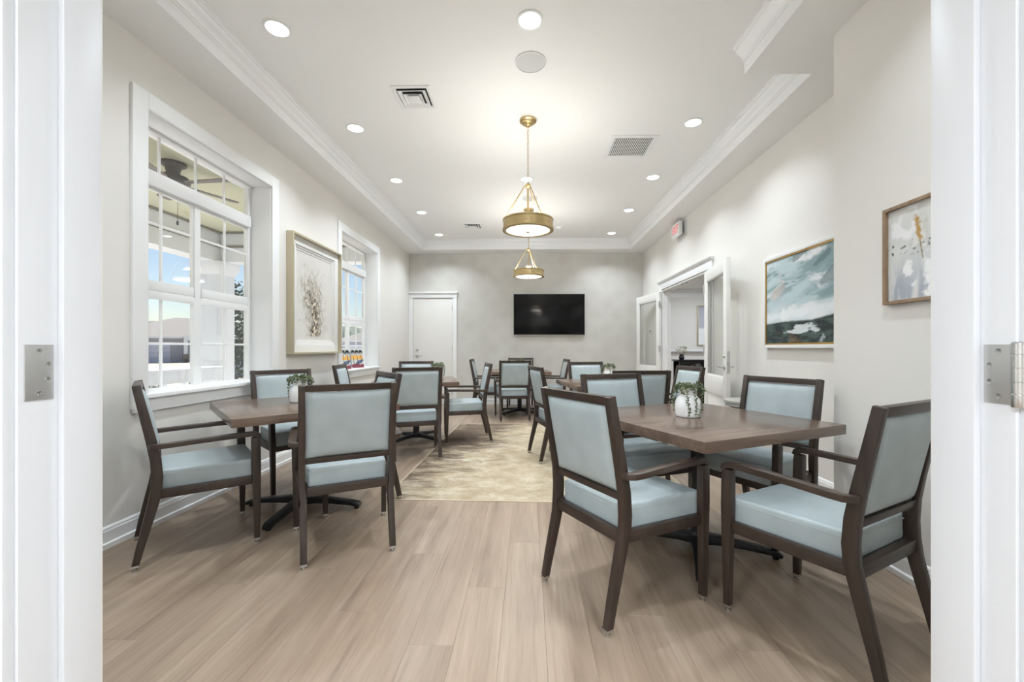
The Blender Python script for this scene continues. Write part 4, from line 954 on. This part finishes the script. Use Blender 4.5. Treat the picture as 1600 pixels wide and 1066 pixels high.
# ================================================================== OUTSIDE
M['porch'] = paint('porch ceiling paint', srgb(196, 196, 168), 0.6); M['porchw'] = paint('porch white', srgb(226, 229, 234), 0.5); M['conc'] = paint('concrete', srgb(202, 202, 202), 0.85, 0.1, 30)
M['fan'] = newmat('bronze fan', srgb(52, 47, 45), 0.4, 0.4); M['blade'] = grain('fan blade', [(0.3, srgb(84, 76, 72)), (0.7, srgb(118, 108, 102))], 14, (0.1, 1, 1), 0.5, 3); M['gap'] = newmat('dark porch trim', srgb(120, 116, 100), 0.7)
PX, PYE, PZ = -5.3, 7.05, 3.15
struct(MB().box(PX - 0.4, XO, -2.0, PYE + 0.5, -0.2, -0.04).build('porch_floor', M['conc'], smooth=False))
struct(MB().box(PX - 0.5, XO, -2.0, PYE + 0.5, PZ, PZ + 0.3).build('porch_ceiling', M['porch'], smooth=False))
struct(MB().box(PX - 0.3, PX, -2.0, PYE, 2.64, PZ).box(PX - 0.3, XO, PYE, PYE + 0.3, 2.64, PZ).build('porch_beam', M['porchw'], smooth=False))
struct(MB().box(PX, PX + 0.03, -2.0, PYE - 0.03, 2.88, 2.91).box(PX, XO, PYE - 0.03, PYE, 2.88, 2.91).box(PX, PX + 0.05, -2.0, PYE - 0.05, PZ - 0.03, PZ - 0.001).box(PX, XO, PYE - 0.05, PYE, PZ - 0.03, PZ - 0.001).build('porch_trim', M['gap'], smooth=False))  # thin porch trim strips in their own darker colour
def porch_column(y, lab):
    r = empty('porch_column', (PX - 0.15, y, -0.04)); tag(r, lab, 'column', 'porch columns')
    MB().box(-0.19, 0.19, -0.19, 0.19, 0.2, 2.5).build('shaft', M['porchw'], r, 0.006); MB().box(-0.22, 0.22, -0.22, 0.22, 0, 0.2).build('base', M['porchw'], r, 0.008)
    a = 0.19; c = 0.25
    MB().rings([[(-q,-q,z),(q,-q,z),(q,q,z),(-q,q,z)] for q, z in ((a, 2.46), (a+0.02, 2.5), (c, 2.58), (c, 2.68))]).build('capital', M['porchw'], r, 0.004)
porch_column(PYE + 0.12, 'square white porch column seen through the big window'); porch_column(2.6, 'square white porch column left of the view through the big window')
fn_ = empty('ceiling_fan', (-3.82, 4.40, PZ)); tag(fn_, 'dark bronze porch ceiling fan seen through the top of the big window', 'ceiling fan')
MB().lathe([(0.12, 0), (0.12, -0.02), (0.075, -0.05), (0.06, -0.10), (0.075, -0.13)], n=28).build('canopy', M['fan'], fn_)
MB().lathe([(0.075, -0.13), (0.14, -0.15), (0.155, -0.18), (0.15, -0.22), (0.10, -0.25), (0.06, -0.27), (0.0001, -0.275)], n=28).build('motor', M['fan'], fn_)
for k in range(5):
    a = R(-6 + 72*k); bl = MB(); pl = [(0.14, -0.03), (0.20, -0.055), (0.62, -0.075), (0.66, -0.05), (0.67, 0.0), (0.66, 0.05), (0.62, 0.075), (0.20, 0.055), (0.14, 0.03)]
    bl.prism(pl, -0.004, 0.004); o = bl.build('blade', M['blade'], fn_); o.location = (0, 0, -0.215); o.rotation_euler = (R(10), 0, a)
    q = MB().box(0.09, 0.24, -0.022, 0.022, -0.012, -0.004).build('blade_iron', M['fan'], o, 0.003)
MB().tube([(0.05, 0, -0.26), (0.05, 0, -0.62)], 0.0025, 5).lathe([(0.003, -0.62), (0.010, -0.63), (0.010, -0.66), (0.003, -0.67)], (0.05, 0, 0), 10).build('pull_chain', M['fan'], fn_)
bn = empty('porch_bar_table', (PX + 0.15, 5.6, -0.04)); tag(bn, 'long white outdoor bar table on the porch below the window view', 'table')
MB().box(-0.2, 0.2, -1.5, 1.12, 0.86, 0.90).build('top', M['porchw'], bn, 0.006); MB().box(-0.17, 0.17, -1.45, 1.07, 0.70, 0.86).build('apron', M['porchw'], bn, 0.004)
for yy in (-1.35, -0.5, 0.35, 0.98):
    for xx in (-0.14, 0.14): MB().box(xx-0.022, xx+0.022, yy-0.022, yy+0.022, 0, 0.70).build('leg', M['porchw'], bn, 0.003)

def groundmat():
    m = newmat('lawn and beds', srgb(120, 122, 90), 0.9); n, l, b = nodes(m)
    tc = n.new('ShaderNodeTexCoord'); nz = n.new('ShaderNodeTexNoise'); nz.inputs['Scale'].default_value = 0.35; nz.inputs['Detail'].default_value = 8
    r = ramp(n, [(0.35, srgb(146, 132, 118)), (0.5, srgb(162, 154, 142)), (0.65, srgb(128, 132, 112))]); l.new(tc.outputs['Object'], nz.inputs['Vector']); l.new(nz.outputs[0], r.inputs[0]); l.new(r.outputs[0], b.inputs['Base Color']); return m
M['ground'] = groundmat(); M['pave'] = paint('pale paving', srgb(210, 208, 204), 0.9, 0.1, 20)
struct(MB().box(-220, XO - 0.01, -60, 260, -0.6, -0.55).build('ground', M['ground'], smooth=False))
struct(MB().box(-34, -24, -60, 260, -0.55, -0.53).build('road', M['pave'], smooth=False))
M['roof'] = paint('roof shingle', srgb(128, 124, 120), 0.9, 0.3, 8); M['hwall'] = paint('house wall', srgb(168, 166, 176), 0.8); M['garage'] = newmat('garage door', srgb(206, 206, 222), 0.6); M['hwhite'] = newmat('house white trim', srgb(230, 230, 232), 0.6); M['hdark'] = newmat('house glass', srgb(52, 58, 68), 0.2); M['brickh'] = newmat('stone skirt', srgb(120, 112, 104), 0.9)
def house(loc, rz, L, lab, s=1.0):
    r = empty('house', loc, rz); r.scale = (s, s, s); tag(r, lab, 'house', 'houses across the street')
    # local: facade faces -y, centre at origin
    MB().box(-L, L, 0, 10, 0, 3.0).build('wall', M['hwall'], r, smooth=False)
    o = 0.5
    MB().add([(-L-o,-o,3.0),(L+o,-o,3.0),(L+o,10+o,3.0),(-L-o,10+o,3.0),(-0.6,5,5.6),(0.6,5,5.6)], [(0,3,2,1),(0,1,5,4),(1,2,5),(2,3,4,5),(3,0,4)]).build('roof', M['roof'], r, smooth=False)
    # projecting gable porch
    gx = -1.3
    MB().add([(gx+1.2,-1.4,2.9),(gx+4.8,-1.4,2.9),(gx+3.0,-1.4,4.3),(gx+1.2,3.5,2.9),(gx+4.8,3.5,2.9),(gx+3.0,3.5,4.3)], [(0,1,2),(0,2,5,3),(1,4,5,2),(0,3,4,1),(3,5,4)]).build('porch_gable', M['roof'], r, smooth=False)
    MB().add([(gx+1.3,-1.45,2.75),(gx+4.7,-1.45,2.75),(gx+4.7,-1.45,3.0),(gx+3.0,-1.45,4.25),(gx+1.3,-1.45,3.0)], [(0,1,2,3,4)]).box(gx+1.3, gx+4.7, -1.45, -1.3, 2.6, 2.8).build('gable_trim', M['hwhite'], r, smooth=False)
    for x in (gx+1.5, gx+4.5):
        MB().box(x-0.18, x+0.18, -1.4, -1.04, 1.0, 2.7).build('porch_post', M['hwhite'], r); MB().box(x-0.3, x+0.3, -1.5, -0.9, 0, 1.0).build('post_pier', M['brickh'], r)
    g = MB().box(-6.2, -1.2, -0.06, 0, 0, 2.3).build('garage_door', M['garage'], r)
    for z in (0.57, 1.14, 1.71): MB().box(-6.15, -1.25, -0.08, -0.05, z-0.02, z+0.02).build('panel_joint', M['hwall'], g, smooth=False)
    wn_ = MB().box(4.6, 6.0, -0.06, 0, 0.9, 2.3).build('window', M['hdark'], r); MB().box(4.5, 4.6, -0.1, 0, 0.8, 2.4).box(6.0, 6.1, -0.1, 0, 0.8, 2.4).box(4.6, 6.0, -0.1, 0, 2.3, 2.4).box(4.6, 6.0, -0.1, 0, 0.8, 0.9).build('window_trim', M['hwhite'], wn_, smooth=False)
    MB().box(gx+2.5, gx+3.5, -0.05, 0, 0, 2.2).build('front_door', M['hdark'], r)
    MB().box(-L-0.55, L+0.55, -0.56, -0.44, 2.85, 3.05).build('gutter', M['hwhite'], r, smooth=False)
    return r
house((-41.3, 49, -0.55), R(42), 8.0, 'grey-roofed house with a pale garage door across the street')
house((-27, 78, -0.55), R(30), 8.0, 'second distant house seen through the farther window')
# trees and shrubs
M['tleaf'] = leafmat(); 
def foliage(b, c, rad, n, rnd, L=0.12):
    for k in range(n):
        d = Vector((rnd.gauss(0,1), rnd.gauss(0,1), rnd.gauss(0,1))).normalized()*(rnd.random()**0.4); p = Vector(c) + Vector((d.x*rad[0], d.y*rad[1], d.z*rad[2]))
        ax = Vector((rnd.uniform(-1,1), rnd.uniform(-1,1), rnd.uniform(-0.4,1))).normalized(); s = ax.orthogonal().normalized(); s.rotate(Matrix.Rotation(rnd.uniform(0,6.28), 3, ax)); l2 = L*rnd.uniform(0.7,1.3)
        b.add([p, p + ax*l2*0.5 + s*l2*0.25, p + ax*l2, p + ax*l2*0.5 - s*l2*0.25], [(0,1,2,3)])
M['dleaf'] = newmat('magnolia leaf', srgb(58, 72, 52), 0.45); M['bark'] = newmat('bark', srgb(88, 76, 64), 0.9)
def tree(loc, h, rad, n, seed, lab, nm='tree', L=0.12, mat='dleaf'):
    rnd = random.Random(seed); r = empty(nm, loc); tag(r, lab, 'tree' if nm == 'tree' else 'shrub', None)
    t = MB().tube([(0,0,0), (0.02,0.01,h*0.4), (0,0,h*0.8)], [0.05*h/3, 0.04*h/3, 0.012], 8)
    for k in range(7):
        z = h*rnd.uniform(0.2, 0.7); a = rnd.uniform(0, 6.28); t.tube([(0,0,z), (rad*0.6*math.cos(a), rad*0.6*math.sin(a), z + h*0.12)], 0.012*h/3, 5)
    t.build('trunk', M['bark'], r)
    b = MB(); foliage(b, (0,0,h*0.56), (rad, rad, h*0.44), n, rnd, L); b.build('crown', M[mat], r, smooth=False)
    return r
tree((-7.15, 9.9, -0.55), 3.4, 0.62, 2600, 21, 'dark leafy tree beside the porch column seen through the big window')
for k, (x, y) in enumerate(((-12.5, 9.5), (-12.0, 10.8), (-11.2, 12.0), (-10.6, 13.4))):
    tree((x, y, -0.55), 1.0, 0.42, 420, 30+k, ['low dry shrub at the left of the window view', 'second low shrub from the left outside the big window', 'third low shrub from the left outside the big window', 'low shrub nearest the porch column outside'][k], 'shrub', 0.10)
M['hill'] = newmat('distant trees', srgb(98, 106, 96), 0.95)
b = MB(); rnd = random.Random(9)
for k in range(60):
    a = R(92 + k*1.5); d = 150; c = Vector((math.cos(a)*d, math.sin(a)*d, -1))
    b.lathe([(9, 0), (9, 3+rnd.uniform(0,2)), (6, 6+rnd.uniform(0,2)), (2, 8+rnd.uniform(0,1.5)), (0.1, 9.5)], c, 9)
tl = b.build('tree_line', M['hill']); tag(tl, 'far grey-green belt of trees on the horizon outside', 'trees', None, 'stuff')
fc = empty('yard_fence', (-12, 30, -0.55), R(62)); tag(fc, 'pale blue-grey yard fence seen through the farther window', 'fence')
M['fence'] = newmat('fence paint', srgb(150, 164, 182), 0.7)
fm = MB().box(-0.24, 0.24, -0.02, 0.02, 0.1, 1.35).mesh('fence_panel', smooth=False)
for k in range(40): link('fence_board', fm, M['fence'], fc, (-10 + k*0.5, 0, 0))
MB().box(-10.3, 9.8, -0.05, 0.05, 1.35, 1.45).build('top_rail', M['fence'], fc, smooth=False)
